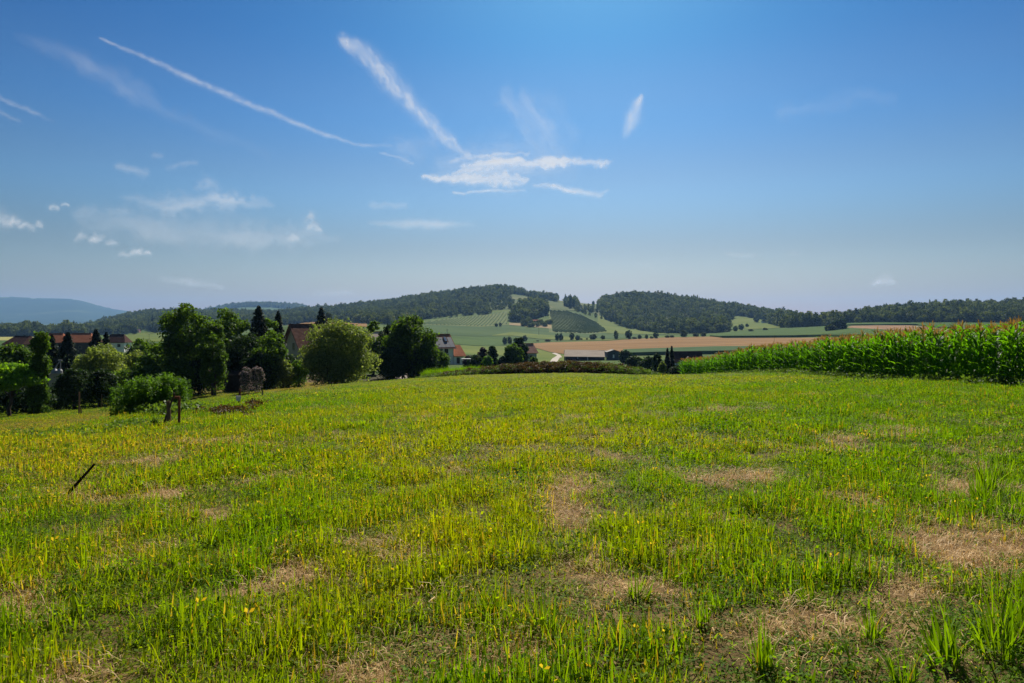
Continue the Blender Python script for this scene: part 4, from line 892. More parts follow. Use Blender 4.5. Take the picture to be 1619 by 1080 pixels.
# ------------------------------------------------------------------ road, earth bank, rough strips
road('road', ROADP, 4.4, M['road'], .06)
M['earth'] = surf('dark_earth', [(0.3, (0.02, 0.012, 0.008)), (0.6, (0.06, 0.035, 0.02)), (0.8, (0.12, 0.075, 0.04))], 2.5, bump=1.0, bscale=6)
def bank_h(X, Y):
    px = CX+F*X/Y; top = np.interp(px, [655, 690, 740, 800, 960, 985, 1010, 1040, 1060], [0, .35, .62, 1.1, 1.2, 1.15, 1.0, .45, 0])
    return top*np.clip(1-((Y-88.5)/2.9)**2, 0, 1)**.6*(.8+.45*fbm(X*.9, Y*.9, 7, 3))
bx_, by_ = np.meshgrid(np.arange(-14, 21.5, .3), np.arange(85.3, 92, .25)); bz_ = terr(bx_, by_)-.06+bank_h(bx_, by_); i = np.arange(bx_.size).reshape(bx_.shape)
o = link('earth_bank', np_mesh('earth_bank', np.stack([bx_, by_, bz_], -1).reshape(-1, 3), np.stack([i[:-1, :-1], i[:-1, 1:], i[1:, 1:], i[1:, :-1]], -1).reshape(-1, 4), None, M['earth'], True)); tag(o, kind='structure')
WB = [bmesh_('bank_weed', [tuple([leafcloud(*(lambda R: (np.column_stack([R.normal(0, .16, 90), R.normal(0, .16, 90), R.random(90)*.32]), sph(R, 90)))(np.random.default_rng(q)), .05, np.random.default_rng(q+9))][0])], M['weed_brown']) for q in range(5)]
source('bankweed', WB)
WG = [bmesh_('leafy_weed', [tuple([leafcloud(*(lambda R: (np.column_stack([R.normal(0, .16, 80), R.normal(0, .16, 80), R.random(80)*.28]), sph(R, 80)))(np.random.default_rng(q+50)), .055, np.random.default_rng(q+59))][0])], M['weed']) for q in range(5)]
source('leafyweed', WG)
n = 6000; X = rng.uniform(-13.5, 21, n); Y = rng.uniform(85.6, 91.5, n); px = CX+F*X/Y; br = np.interp(px, [660, 760, 850, 950, 1000, 1060], [.05, .2, .7, .6, .1, .0])
k = (bank_h(X, Y) > .05) & (rng.random(n) < .55); Xk, Yk, b_ = X[k], Y[k], br[k]; Zk = terr(Xk, Yk)+bank_h(Xk, Yk)-.05; m_ = rng.random(len(Xk)) < b_
scatter('bank_weeds', 'bankweed', np.column_stack([Xk, Yk, Zk])[m_], rng.random(m_.sum())*6.28, .6+.9*rng.random(m_.sum()), 5, 'withered brown weeds covering the earth bank', None, .2)
scatter('bank_weeds', 'leafyweed', np.column_stack([Xk, Yk, Zk])[~m_], rng.random((~m_).sum())*6.28, .5+.8*rng.random((~m_).sum()), 5, 'green weeds on the right end and edges of the earth bank', None, .2)
# leafy weeds in the lower meadow and on the far verge
def weedpatch(label, key, spots, n, s0, s1):
    P = []
    for cx, cy, rx, ry in spots:
        q = hit(rng.normal(cx, rx, n), np.clip(rng.normal(cy, ry, n), 597, 1070)); P.append(q)
    P = np.concatenate(P); P = P[~np.isnan(P[:, 0])]
    scatter('weeds', key, P, rng.random(len(P))*6.28, s0+(s1-s0)*rng.random(len(P)), 5, label, None, .15)
weedpatch('broad leafed bright weeds in the lower meadow by the twin posts', 'leafyweed', [(170, 682, 32, 4), (225, 672, 22, 3), (40, 690, 26, 5), (100, 690, 25, 4)], 34, .35, .7)
ye = rng.uniform(18, 92, 700); xe = edge_x(ye)-.15-.5*rng.random(700)**2
scatter('weeds', 'leafyweed', np.column_stack([xe, ye, terr(xe, ye)]), rng.random(700)*6.28, .5+.9*rng.random(700), 5, 'low weeds along the foot of the maize field edge', None, .15)
weedpatch('withered brown weeds round the dark post', 'bankweed', [(366, 654, 14, 2.5), (350, 655, 9, 2), (405, 644, 7, 1.5), (480, 611, 14, 2)], 16, .5, .9)
P = hit(rng.uniform(668, 765, 260), rng.uniform(586, 592, 260)); 
vg = np.column_stack([rng.uniform(-12, -4.2, 420), rng.uniform(90.5, 95, 420)]); vz = terr(vg[:, 0], vg[:, 1])+.25
scatter('maize_seedlings', 'coarse', np.column_stack([vg, vz]), rng.random(420)*6.28, 2.6+1.2*rng.random(420), 6, 'low strip of young green maize behind the left end of the earth bank', {'tint': np.zeros(420), 'dry': np.zeros(420)}, .1)

# ------------------------------------------------------------------ buildings
M['roof_brown'] = surf('old_brown_tiles', [(0.3, (0.10, 0.05, 0.035)), (0.55, (0.19, 0.10, 0.07)), (0.75, (0.27, 0.16, 0.12))], 1.6, detail=8, bump=.6, bscale=5)
M['roof_dark'] = surf('dark_brown_tiles', [(0.3, (0.045, 0.022, 0.018)), (0.7, (0.09, 0.045, 0.035))], 1.5, detail=6)
M['roof_orange'] = surf('orange_tiles', [(0.3, (0.28, 0.10, 0.05)), (0.7, (0.40, 0.16, 0.085))], .8, detail=7, bump=.5, bscale=4)
M['roof_pink'] = surf('faded_pink_tiles', [(0.3, (0.40, 0.20, 0.15)), (0.7, (0.52, 0.30, 0.23))], .8)
M['roof_pale'] = surf('pale_sheet_roof', [(0.3, (0.50, 0.41, 0.32)), (0.7, (0.60, 0.51, 0.41))], .15, stretch=(1, 3, 1))
M['wall_cream'] = plain('cream_render', (0.42, 0.36, 0.24), var=.12, scale=.8)
M['wall_white'] = plain('white_render', (0.84, 0.82, 0.76), var=.06, scale=.8)
M['wall_yellow'] = plain('yellow_render', (0.55, 0.36, 0.10), var=.1, scale=.8)
M['wall_grey'] = plain('grey_blue_render', (0.30, 0.33, 0.38), var=.1, scale=.8)
M['timber'] = plain('dark_timber', (0.05, 0.035, 0.025), var=.4, scale=3)
M['wood'] = surf('weathered_wood', [(0.3, (0.10, 0.06, 0.035)), (0.7, (0.24, 0.16, 0.10))], 6, stretch=(6, 6, .6), detail=6, coord='obj')
M['rust'] = surf('rusty_iron', [(0.3, (0.10, 0.035, 0.02)), (0.7, (0.26, 0.10, 0.05))], 14, coord='obj')
M['concrete'] = plain('concrete', (0.38, 0.36, 0.33), var=.15, scale=2)
M['metal_grey'] = plain('galvanised_metal', (0.30, 0.31, 0.32), .7, .15, 3, .1, .2)
M['glass'] = plain('dark_glass', (0.02, 0.025, 0.03), .08, .1, 1, 0, .6)
M['frame'] = plain('window_frame', (0.24, 0.20, 0.16), var=.1)
M['panel'] = plain('solar_glass', (0.09, 0.10, 0.13), .3, .1, .5, 0, .6)
M['skylight'] = plain('skylight_glass', (0.55, 0.6, 0.65), .08, .1, 1, .6, 1.0)
M['plastic_white'] = plain('white_plastic', (0.75, 0.74, 0.70), .4, .05)
M['tarp'] = plain('black_sheeting', (0.012, 0.014, 0.02), .5, .3, 1)
def add_window(root, face, L, Wd, u, z, w, h, framemat='frame', pm='glass'):
    b = MB(); t = .07; p = MB()
    def put(mb, cu, cz, su, sz, dep, off):
        if face in '-y+y':
            s = -1 if face == '-y' else 1; mb.box((cu, s*(Wd/2+off), cz), (su, dep, sz))
        else:
            s = -1 if face == '-x' else 1; mb.box((s*(L/2+off), cu, cz), (dep, su, sz))
    for du in (-w/2, w/2): put(b, u+du, z, t, h+t, .1, .03)
    for dz in (-h/2, h/2): put(b, u, z+dz, w-t, t, .1, .03)
    put(b, u, z, .04, h-t, .06, .035); put(b, u, z-h/2-.07, w+.25, .05, .16, .06)
    put(p, u, z, w-t, h-t, .03, .012)
    f = b.build('window', M[framemat], root); p.build('pane', M[pm], f); return f
def gable_house(name, label, cat, loc, yaw, L, Wd, Hw, Hr, roofm, wallm, over=.5, hip=0.0, group=None, windows=(), th=.22):
    o = thing(name, label, cat, loc, yaw, group); y = Wd/2; x = L/2
    w = MB(); w.poly([(-x, -y, -1), (x, -y, -1), (x, y, -1), (-x, y, -1), (-x, -y, Hw), (x, -y, Hw), (x, y, Hw), (-x, y, Hw), (-x+hip, 0, Hw+Hr-.02), (x-hip, 0, Hw+Hr-.02)],
        [(0, 1, 5, 4), (2, 3, 7, 6), (1, 2, 6, 9, 5), (3, 0, 4, 8, 7), (4, 5, 9, 8), (6, 7, 8, 9)])
    w.build('wall', M[wallm], o)
    r = MB(); k = Hr/y; e = Hw-over*k; z = Hw+Hr+.12
    e += .12; hh = hip
    r.slab([(-x-over, -y-over, e), (x+over, -y-over, e), (x+over-hh, 0, z), (-x-over+hh, 0, z)], th)
    r.slab([(x+over, y+over, e), (-x-over, y+over, e), (-x-over+hh, 0, z), (x+over-hh, 0, z)], th)
    if hip > 0:
        r.poly([(-x-over, -y-over, e), (-x-over, y+over, e), (-x-over+hh, 0, z)], [(0, 2, 1)]); r.poly([(x+over, -y-over, e), (x+over, y+over, e), (x+over-hh, 0, z)], [(0, 1, 2)])
    r.build('roof', M[roofm], o)
    MB().box((0, 0, z+.02), (L+2*over-2*hh-.05, .3, .12)).build('ridge', M[roofm], o)
    for W_ in windows: add_window(o, W_[0], L, Wd, *W_[1:])
    return o
def ground_min(p): return p
# old farmhouse behind the willow
p = gd(510, 135); p.z = EYE+(HY-580)/F*135
fh = gable_house('farmhouse', 'old farmhouse with mossy brown tiled roof left of the silvery willow', 'house', p, math.radians(38), 12, 8.6, 4.3, 4.0, 'roof_brown', 'wall_cream', .7, 0.0,
    windows=[('-x', -.6, 4.15, 1.0, 1.3), ('-x', 1.9, 1.6, 1.0, 1.3), ('-x', -1.9, 1.6, 1.0, 1.3), ('-y', -3, 1.8, 1.0, 1.2), ('-y', 0, 1.8, 1.0, 1.2), ('-y', 3, 1.8, 1.0, 1.2)])
ch = MB().box((1.6, 0.6, 8.6), (.8, .8, 1.7)).build('chimney', M['roof_dark'], fh); MB().box((1.6, .6, 9.5), (1.0, 1.0, .12)).build('cap', M['concrete'], ch)
d_ = MB(); d_.poly([(3.6, -3.9, 5.0), (5.6, -3.9, 5.0), (4.6, -3.9, 6.6), (3.6, -.8, 5.0), (5.6, -.8, 5.0), (4.6, -.8, 6.6)], [(0, 1, 2), (0, 2, 5, 3), (1, 4, 5, 2), (3, 5, 4)]); d_.build('dormer', M['wall_cream'], fh)
d_ = MB(); d_.slab([(3.3, -4.1, 4.75), (4.6, -4.1, 6.8), (4.6, -.6, 6.8), (3.3, -.6, 4.75)], -.12); d_.slab([(5.9, -4.1, 4.75), (5.9, -.6, 4.75), (4.6, -.6, 6.8), (4.6, -4.1, 6.8)], -.12); d_.build('dormer_roof', M['roof_dark'], fh)
p = gd(560, 165); p.z = EYE+(HY-571)/F*165
bn = gable_house('barn', 'barn with greenish sheet roof and red ridge behind the silvery willow', 'barn', p, math.radians(12), 13, 8, 4.4, 2.6, 'roof_pale', 'wall_cream', .5)
[q for q in bn.children if q.name.startswith('ridge')][0].data.materials[0] = M['roof_orange']
# house with the solar panels
p = gd(675, 225); p.z = EYE+(HY-573.5)/F*225
sh = gable_house('house', 'white two storey house with solar panels and red roof', 'house', p, math.radians(28), 15, 9.5, 5.3, 4.0, 'roof_orange', 'wall_white', .7,
    windows=[('-y', 4.9, 3.9, 1.3, 1.4), ('-y', 3.0, 3.9, 1.3, 1.4), ('-y', 0.6, 3.9, 1.3, 1.4), ('-y', 4.9, 1.0, 1.3, 1.2), ('-y', 3.0, 1.0, 1.3, 1.2), ('-y', 0.6, 1.0, 1.3, 1.2), ('-x', 1.5, 4.4, 1.2, 1.3), ('-x', -1.5, 4.4, 1.2, 1.3)])
k_ = 4.0/4.75
def onroof(x, t): yy = -5.45+5.45*t; return Vector((x, yy, 5.3-.7*k_+.12+(yy+5.45)*k_+.06))
pan = MB().slab([(-.78, -.62, 0), (.78, -.62, 0), (.78, .62, 0), (-.78, .62, 0)], .05).mesh('solar_panel', M['panel']); sl_a = math.atan(k_)
for r_ in range(4):
    for c_ in range(10):
        xx_ = -7.2+c_*1.6; t_ = .11+r_*.175+.04
        if r_ >= 2 and c_ in (4, 8): continue
        q = link('solar_panel', pan, sh, onroof(xx_, t_), (sl_a, 0, 0))
for xx_ in (-7.2+4*1.6, -7.2+8*1.6):
    q = MB().box((0, 0, .06), (1.0, 2.2, .14)).build('skylight', M['frame'], sh); q.location = onroof(xx_, .61); q.rotation_euler = (sl_a, 0, 0)
    g_ = MB().box((0, 0, .15), (.8, 2.0, .03)).build('pane', M['skylight'], q)
MB().tube([(7.3, -4.9, 4.9), (7.3, -4.9, -.5)], .06).build('downpipe', M['metal_grey'], sh)
MB().box((0, -5.55, 4.72), (16.4, .14, .12)).build('gutter', M['metal_grey'], sh)
an = MB(); an.poly([(7.52, -4.6, -1), (11.2, -4.6, -1), (11.2, 4.6, -1), (7.52, 4.6, -1), (7.52, -4.6, 2.5), (11.2, -4.6, 2.5), (11.2, 4.6, 2.5), (7.52, 4.6, 2.5), (7.52, 0, 5.6), (11.2, 0, 5.6)], [(0, 1, 5, 4), (1, 2, 6, 9, 5), (2, 3, 7, 6), (4, 5, 9, 8), (6, 7, 8, 9)]); an.build('annex', M['wall_white'], sh)
ar = MB(); ar.slab([(7.55, -5.3, 2.15), (11.9, -5.3, 2.15), (11.9, 0, 5.72), (7.55, 0, 5.72)], .18); ar.slab([(11.9, 5.3, 2.15), (7.55, 5.3, 2.15), (7.55, 0, 5.72), (11.9, 0, 5.72)], .18); ar.build('annex_roof', M['roof_orange'], sh)
MB().box((9.2, -4.64, .7), (1.1, .08, 2.0)).build('door', M['timber'], sh)
p = gd(737, 160); p.z = EYE+(HY-571.5)/F*160
t_ = thing('garden_table', 'low white covered table or bench beside the annex', 'table', p); MB().box((0, 0, .62), (2.2, 1.2, .12)).build('tabletop', M['plastic_white'], t_)
for sx_ in (-.95, .95):
    for sy_ in (-.45, .45): MB().box((sx_, sy_, .2), (.1, .1, .76)).build('leg', M['metal_grey'], t_)
# cottage with pink roof
p = gd(826, 235); p.z = EYE+(HY-573)/F*235
gable_house('cottage', 'small cottage with faded pink roof between dark garden trees', 'house', p, math.radians(28), 7.5, 6.5, 3.6, 2.8, 'roof_pink', 'wall_grey', .5, windows=[('-y', 1.5, 2.0, 1, 1)])
# house right of the conifers
p = gd(1086, 230); p.z = EYE+(HY-588)/F*230
rh = gable_house('house', 'shadowed brown roofed house half hidden by the maize at right', 'house', p, math.radians(-4), 8.5, 7.5, 3.7, 3.0, 'roof_dark', 'wall_grey', .6, windows=[('-y', -2.6, 2.4, 1.2, 1.3), ('-y', .2, 2.4, 1.2, 1.3), ('-y', 2.8, 2.4, 1.2, 1.3)])
d_ = MB(); d_.poly([(-1.9, -4.62, 3.2), (1.5, -4.62, 3.2), (-.2, -4.62, 5.4), (-1.9, -1.2, 3.2), (1.5, -1.2, 3.2), (-.2, -1.2, 5.4)], [(0, 1, 2), (0, 2, 5, 3), (1, 4, 5, 2), (3, 5, 4)]); d_.build('dormer', M['timber'], rh)
# farm buildings on the left
for nm, lb, px, Y, base, yaw, L, Wd, Hw, Hr, rm, wm, hip in [
  ('barn', 'long barn with orange tiled roof, left of the two in the valley', 86, 290, 556, 4, 11.5, 10, 4.2, 3.4, 'roof_orange', 'timber', 2.5),
  ('barn', 'long barn with orange tiled roof, right of the two in the valley', 130, 285, 556, 4, 11.5, 10, 4.2, 3.4, 'roof_orange', 'timber', 2.5),
  ('farmhouse', 'dark roofed farmhouse with yellow wall at the far left', 36, 280, 557, -10, 9, 9, 3.6, 3.0, 'roof_dark', 'wall_yellow', 1.5),
  ('farmhouse', 'dark roofed farmhouse with white walls right of the orange barns', 186, 290, 553, 10, 8.0, 8, 3.4, 3.0, 'roof_dark', 'wall_white', 1.8)]:
    p = gd(px, Y); p.z = EYE+(HY-base)/F*Y
    gable_house(nm, lb, 'barn' if nm == 'barn' else 'house', p, math.radians(yaw), L, Wd, Hw, Hr, rm, wm, .5, hip, windows=[('-y', -2, 1.9, 1.1, 1.2), ('-y', 2, 1.9, 1.1, 1.2)])
# long shed with pale roof and open bays, dark tower-like barn at its right end
p = gd(925, 400); p.z = EYE+(HY-571)/F*400
ls_ = thing('open_shed', 'long low open shed with pale sheet roof beside the farm road', 'shed', p)
MB().slab([(-12.6, -3.2, 2.9), (12.8, -3.2, 2.55), (12.8, 4.2, 6.2), (-11.6, 4.2, 6.6)], .2).build('roof', M['roof_pale'], ls_)
MB().box((0, 3.9, 2.6), (24, .2, 7.0)).build('wall', M['timber'], ls_); MB().box((-11.6, .6, 1.1), (.2, 6.4, 3.0)).build('wall', M['timber'], ls_)
for x_ in (-11.5, -7.6, -4.6, 1.2, 6.2, 11.5): MB().box((x_, -2.7, 1.1), (.55 if x_ in (-4.6, 1.2) else .2, .25, 3.1)).build('post', M['concrete'] if x_ in (-4.6, 1.2) else M['timber'], ls_)
MB().box((-4.4, -3.6, .1), (9.4, .7, .5)).build('kerb', M['concrete'], ls_)
hp = MB(); R_ = random.Random(3)
pts = [(-6.6, 0, 0), (-5.2, 0, 1.4), (-3.4, 0, 2.0), (-1.2, 0, 1.6), (1.2, 0, .6), (2.2, 0, 0)]
top = [(x_, -5.2, z_) for x_, _, z_ in pts]+[(x_, -3.9, z_*.8) for x_, _, z_ in pts]; hp.poly(top+[(x_, -6.4, 0) for x_, _, z_ in pts], [(k, k+1, k+7, k+6) for k in range(5)]+[(k+12, k+13, k+1, k) for k in range(5)])
hp_o = hp.build('silage_heap', M['tarp']); hp_o.location = p+Vector((-3.6, 0, 0)); tag(hp_o, 'black covered silage heap in front of the left end of the pale shed', 'heap')
p = gd(969, 398); p.z = EYE+(HY-571)/F*398
db = gable_house('barn', 'dark gabled barn at the right end of the long pale shed', 'barn', p, math.radians(90), 8, 6.8, 5.6, 1.1, 'timber', 'metal_grey', .9)
[q for q in db.children if q.name.startswith('wall')][0].data.materials[0] = plain('dark_sheet_wall', (0.05, 0.06, 0.065), var=.2); MB().box((-4.06, 0.2, 3.0), (.08, .9, 1.9)).build('window', M['wall_white'], db)
# farms far up the hillsides
HF = 'distant houses on the hillsides'
for nm, lb, px, base, w, h, rm, wm in [
  ('hill_house', 'tiny orange roofed house under the dark grove on the main hill', 847, 510.5, 15, 5.5, 'roof_orange', 'wall_cream'),
  ('hill_house', 'tiny pale house among the scrubby trees above the left vineyard', 749, 489.5, 5, 4, 'roof_pale', 'wall_white'),
  ('hill_house', 'tiny far orange roofed farm on the light green meadow under the second hill', 1219, 509.5, 10, 6, 'roof_orange', 'wall_white'),
  ('hill_house', 'tiny far purple grey house left of the farm on the light green meadow', 1209, 511, 9, 5, 'roof_dark', 'wall_white'),
  ('hill_house', 'tiny low orange roofed house right of the farm on the light green meadow', 1238, 514, 10, 4, 'roof_orange', 'wall_cream'),
  ('hill_house', 'tiny pink walled farmhouse below the dark wooded ridge at left', 215, 526, 12, 6, 'roof_pink', 'roof_pink'),
  ('hill_house', 'tiny white house on the hillside right of the right vineyard', 917, 492, 6, 4, 'roof_pale', 'wall_white'),
  ('hill_house', 'tiny tower like house standing on the saddle skyline', 938, 485.5, 3.5, 9, 'roof_dark', 'wall_grey')]:
    p = gp(px, base, 250); m_ = p.y/F
    gable_house(nm, lb, 'house', (p.x, p.y, p.z-.3), math.radians(8), w*m_, max(5, w*m_*.6), h*m_*.55, h*m_*.45, rm, wm, .4, 0, HF)

# ------------------------------------------------------------------ small things of the meadow edge
def at_row(px, py): return gp(px, py)
def post(label, px, base, top, mat, r, lean=0.0, cap=None, square=False, extra=None):
    p = gp(px, base); h = (base-top)/F*p.y; o = thing('fence_post', label, 'post', p)
    b = MB()
    if square: b.poly(MB().box((0, 0, h/2-.1), (r*2, r*1.6, h+.2)).v, [(3, 2, 1, 0), (4, 5, 6, 7), (0, 1, 5, 4), (1, 2, 6, 5), (2, 3, 7, 6), (3, 0, 4, 7)])
    else: b.tube([(0, 0, -.2), (.01, 0, h*.5), (0, .01, h)], [r*1.05, r, r*.92], 8)
    q = b.build('shaft', M[mat], o); q.rotation_euler = (0, lean, 0)
    if cap: c_ = MB().box((-.04, 0, h+.01), (.13, .07, .07)).build('cap', M[cap], o)
    return o, h
o, h = post('weathered wooden post standing alone at the left, dead twig at its foot', 125, 657, 620, 'wood', .055, .01)
tw = MB()
for k in range(9): a_ = k*.7; tw.tube([(.12, 0, -.1), (.16+.05*math.cos(a_), .05*math.sin(a_), .25+.03*k), (.18+.14*math.cos(a_*1.7), .12*math.sin(a_), .3+.04*k)], [.018, .012, .004], 4)
tw.build('twig', M['bark'], o)
o, h = post('wooden post leaning against a forked stem, left of the close pair', 267, 672, 634, 'wood', .06, -.03)
MB().tube([(-.16, 0, 0), (.02, 0, .5), (.17, 0, .95)], [.035, .03, .02], 6).build('brace', M['bark'], o)
o, h = post('thin rusty iron post with bent orange cap, right of the close pair', 283, 674, 629, 'rust', .035, 0, 'rust')
o, h = post('dark rusty post with white bucket at its foot', 378, 641, 615, 'rust', .05, .05)
p = gp(377, 650)
bk = thing('bucket', 'white plastic bucket hung low on the dark rusty post', 'bucket', p); b = MB(); b.tube([(0, 0, .38), (0, 0, .56)], [.07, .10], 12, False); b.build('body', M['plastic_white'], bk); MB().tube([(-.1, 0, .56), (0, -.06, .5), (.1, 0, .56)], .006, 4).build('handle', M['metal_grey'], bk)
post('short grey stake behind the withered weeds', 415, 627, 617, 'wood', .04)
post('thin pale stake left of the tall weed clump', 161, 652, 624, 'wood', .014)
post('yellowish thin stake right of the dark rusty post', 399, 645, 629, 'wood', .02)
post('thin dark stake at the meadow edge near the pole', 469, 603, 590, 'timber', .035)
post('thick short dark stake beside the road', 495, 602, 591, 'timber', .09)
post('thin stake at the roadside in front of the willow', 524, 613, 606, 'timber', .03)
post('thin stake in front of the pink flowering shrubs', 379, 605, 597, 'wood', .03)
p = gp(477, 602); o = thing('street_pole', 'tall grey metal pole in front of the hedge by the road', 'pole', p); MB().tube([(0, 0, -.2), (0, 0, 2.9)], [.05, .04], 8).build('shaft', M['metal_grey'], o); MB().box((-.35, 0, .05), (.8, .3, .12)).build('foot', M['concrete'], o)
# the pale stool-like thing and the garden ornament
p = gp(483, 602); o = thing('garden_sculpture', 'pale slanted garden ornament beside the grey pole', 'ornament', p)
b = MB(); b.tube([(.15, 0, 0), (.1, 0, .35), (-.12, 0, .62), (-.05, 0, .85)], [.14, .1, .13, .16], 8); b.build('figure', M['concrete'], o); MB().box((0, 0, .9), (.7, .2, .1), .2).build('top', M['concrete'], o)
p = gp(356, 608); o = thing('garden_marker', 'small pale pink marker in the grass edge below the walnut tree', 'marker', p); b = MB(); b.tube([(0, 0, 0), (0, 0, .3), (.05, 0, .5)], [.07, .1, .12], 8); b.build('body', M['roof_pink'], o); MB().box((-.03, 0, .54), (.3, .1, .08)).build('top', M['plastic_white'], o)
# garden shed under the trees
p = gd(372, 88); p.z = float(terr(p.x, p.y)); o = thing('garden_shed', 'dark wooden garden shed behind the pink flowering shrubs', 'shed', p)
for k in range(9): MB().box((-1.0+k*.25, -.8, 1.05), (.23, .03, 2.2)).build('plank', M['timber'], o)
MB().box((0, .1, 1.05), (2.2, 1.7, 2.1)).build('wall', M['timber'], o); MB().slab([(-1.5, -1.3, 2.3), (1.5, -1.3, 2.3), (1.5, 1.2, 2.75), (-1.5, 1.2, 2.75)], .08).build('roof', M['timber'], o)
# wall and grey feed machine behind the ivy column
p = gd(92, 76); p.z = EYE+(HY-606)/F*76
o = tag(MB().box((0, 0, .3), (1.9, .25, 1.6)).build('garden_wall', M['wall_cream']), 'low pale concrete wall right of the ivy covered column', 'wall'); o.location = p
o = thing('feed_machine', 'grey metal machine with two hoppers and slanting tube on the low wall', 'machine', p+Vector((0, .1, 1.1)))
for x_, r_ in ((-.45, .36), (.12, .3)):
    MB().tube([(x_, 0, 0), (x_, 0, .3), (x_, 0, .55)], [r_, r_*.95, .08], 12).build('hopper', M['metal_grey'], o)
MB().tube([(-.5, 0, .4), (.12, 0, 1.35)], .06, 8).build('tube', M['metal_grey'], o); MB().tube([(.2, 0, .3), (.2, 0, 1.4)], .05, 8).build('pipe', M['metal_grey'], o); MB().box((.16, 0, 1.45), (.4, .2, .12)).build('head', M['metal_grey'], o)
# leaning dark board in the turf
p = gp(101, 788); q = gp(142, 770); o = thing('leaning_board', 'dark rotten board stuck slantwise in the turf at left', 'board', p)
L_ = .5; b = MB().poly([(-.022, -.012, -.1), (.022, -.012, -.1), (.022, .012, -.1), (-.022, .012, -.1), (-.012, -.012, L_), (.012, -.012, L_), (.012, .012, L_), (-.012, .012, L_)], [(3, 2, 1, 0), (4, 5, 6, 7), (0, 1, 5, 4), (1, 2, 6, 5), (2, 3, 7, 6), (3, 0, 4, 7)]); x_ = b.build('board', plain('rotten_wood', (0.03, 0.02, 0.012), rough=.95, var=.6, scale=12, spec=.0), o); x_.rotation_euler = (math.radians(-20), math.radians(38), .3)
# willowherb thicket
p = gp(243, 652); m_ = p.y/F
o = thing('shrub_thicket', 'tall leafy willowherb thicket behind the twin posts', 'shrub', (p.x, p.y-.2, p.z-.05)); R_ = np.random.default_rng(44); parts = []; st = MB()
for k in range(190):
    th = R_.random()*6.283; r_ = R_.random()**.5; x_, y_ = math.cos(th)*r_*56*m_, math.sin(th)*r_*1.3; hh = (52*m_+.1)*(.62+.38*math.cos(min(1.5, r_*1.15)))*R_.uniform(.7, 1.15); tl = R_.normal(0, .12, 2)
    n_ = 110; t = R_.random(n_)**.8; az = R_.random(n_)*6.28; sp = .17*(1-.6*t); gz = float(terr(p.x+x_, p.y-.2+y_))-(p.z-.05); q_ = np.column_stack([x_+tl[0]*t+np.cos(az)*sp, y_+tl[1]*t+np.sin(az)*sp, gz+.03+t*(hh-min(0, gz)*.8)])
    parts.append(leafcloud(q_, np.column_stack([np.cos(az)*.4, np.sin(az)*.4, np.full(n_, .9)]), .075, R_, .28, .5)); 
    if k % 3 == 0: st.tube([(x_, y_, gz-.05), (x_+tl[0], y_+tl[1], gz+hh-min(0, gz)*.8)], [.012, .005], 4)
link('foliage', bmesh_('foliage', parts, M['leaf_bright']), o); st.build('stem', M['weed'], o)
weedpatch('leafy weeds round the foot of the willowherb thicket', 'leafyweed', [(200, 653, 12, 1.5), (228, 655, 14, 1.5), (255, 655, 14, 1.5), (284, 651, 12, 1.5)], 45, .7, 1.5)
p = gp(244, 678); o = thing('seedling', 'small low green seedling left of the twin posts', 'plant', p); link('foliage', tree_crown('foliage', 'column', .27, .24, 0, 500, .02, M['leaf_green'], 5), o)
# twiggy dead grass heads by the road
weedpatch('tall seeding weeds at the roadside before the willow', 'bankweed', [(533, 606, 6, 2)], 12, .7, 1.4)
# utility poles far off
for px, b_, t_, lb in ((1224, 541, 530, 'thin utility pole standing in the brown stubble field'), (707, 548, 520, 'thin pole rising behind the house with solar panels'), (236, 541, 528, 'short dark pole in the valley right of the white farmhouse'), (852, 530, 519, 'thin pole at the lower edge of the right vineyard')):
    p = gp(px, b_, 200); h = (b_-t_)/F*p.y; o = thing('utility_pole', lb, 'pole', p, 0, 'thin poles in the valley'); MB().tube([(0, 0, -.5), (0, 0, h)], [h*.018, h*.012], 6).build('shaft', M['timber'], o); MB().box((0, 0, h*.93), (h*.14, .15, .15)).build('crossarm', M['timber'], o)

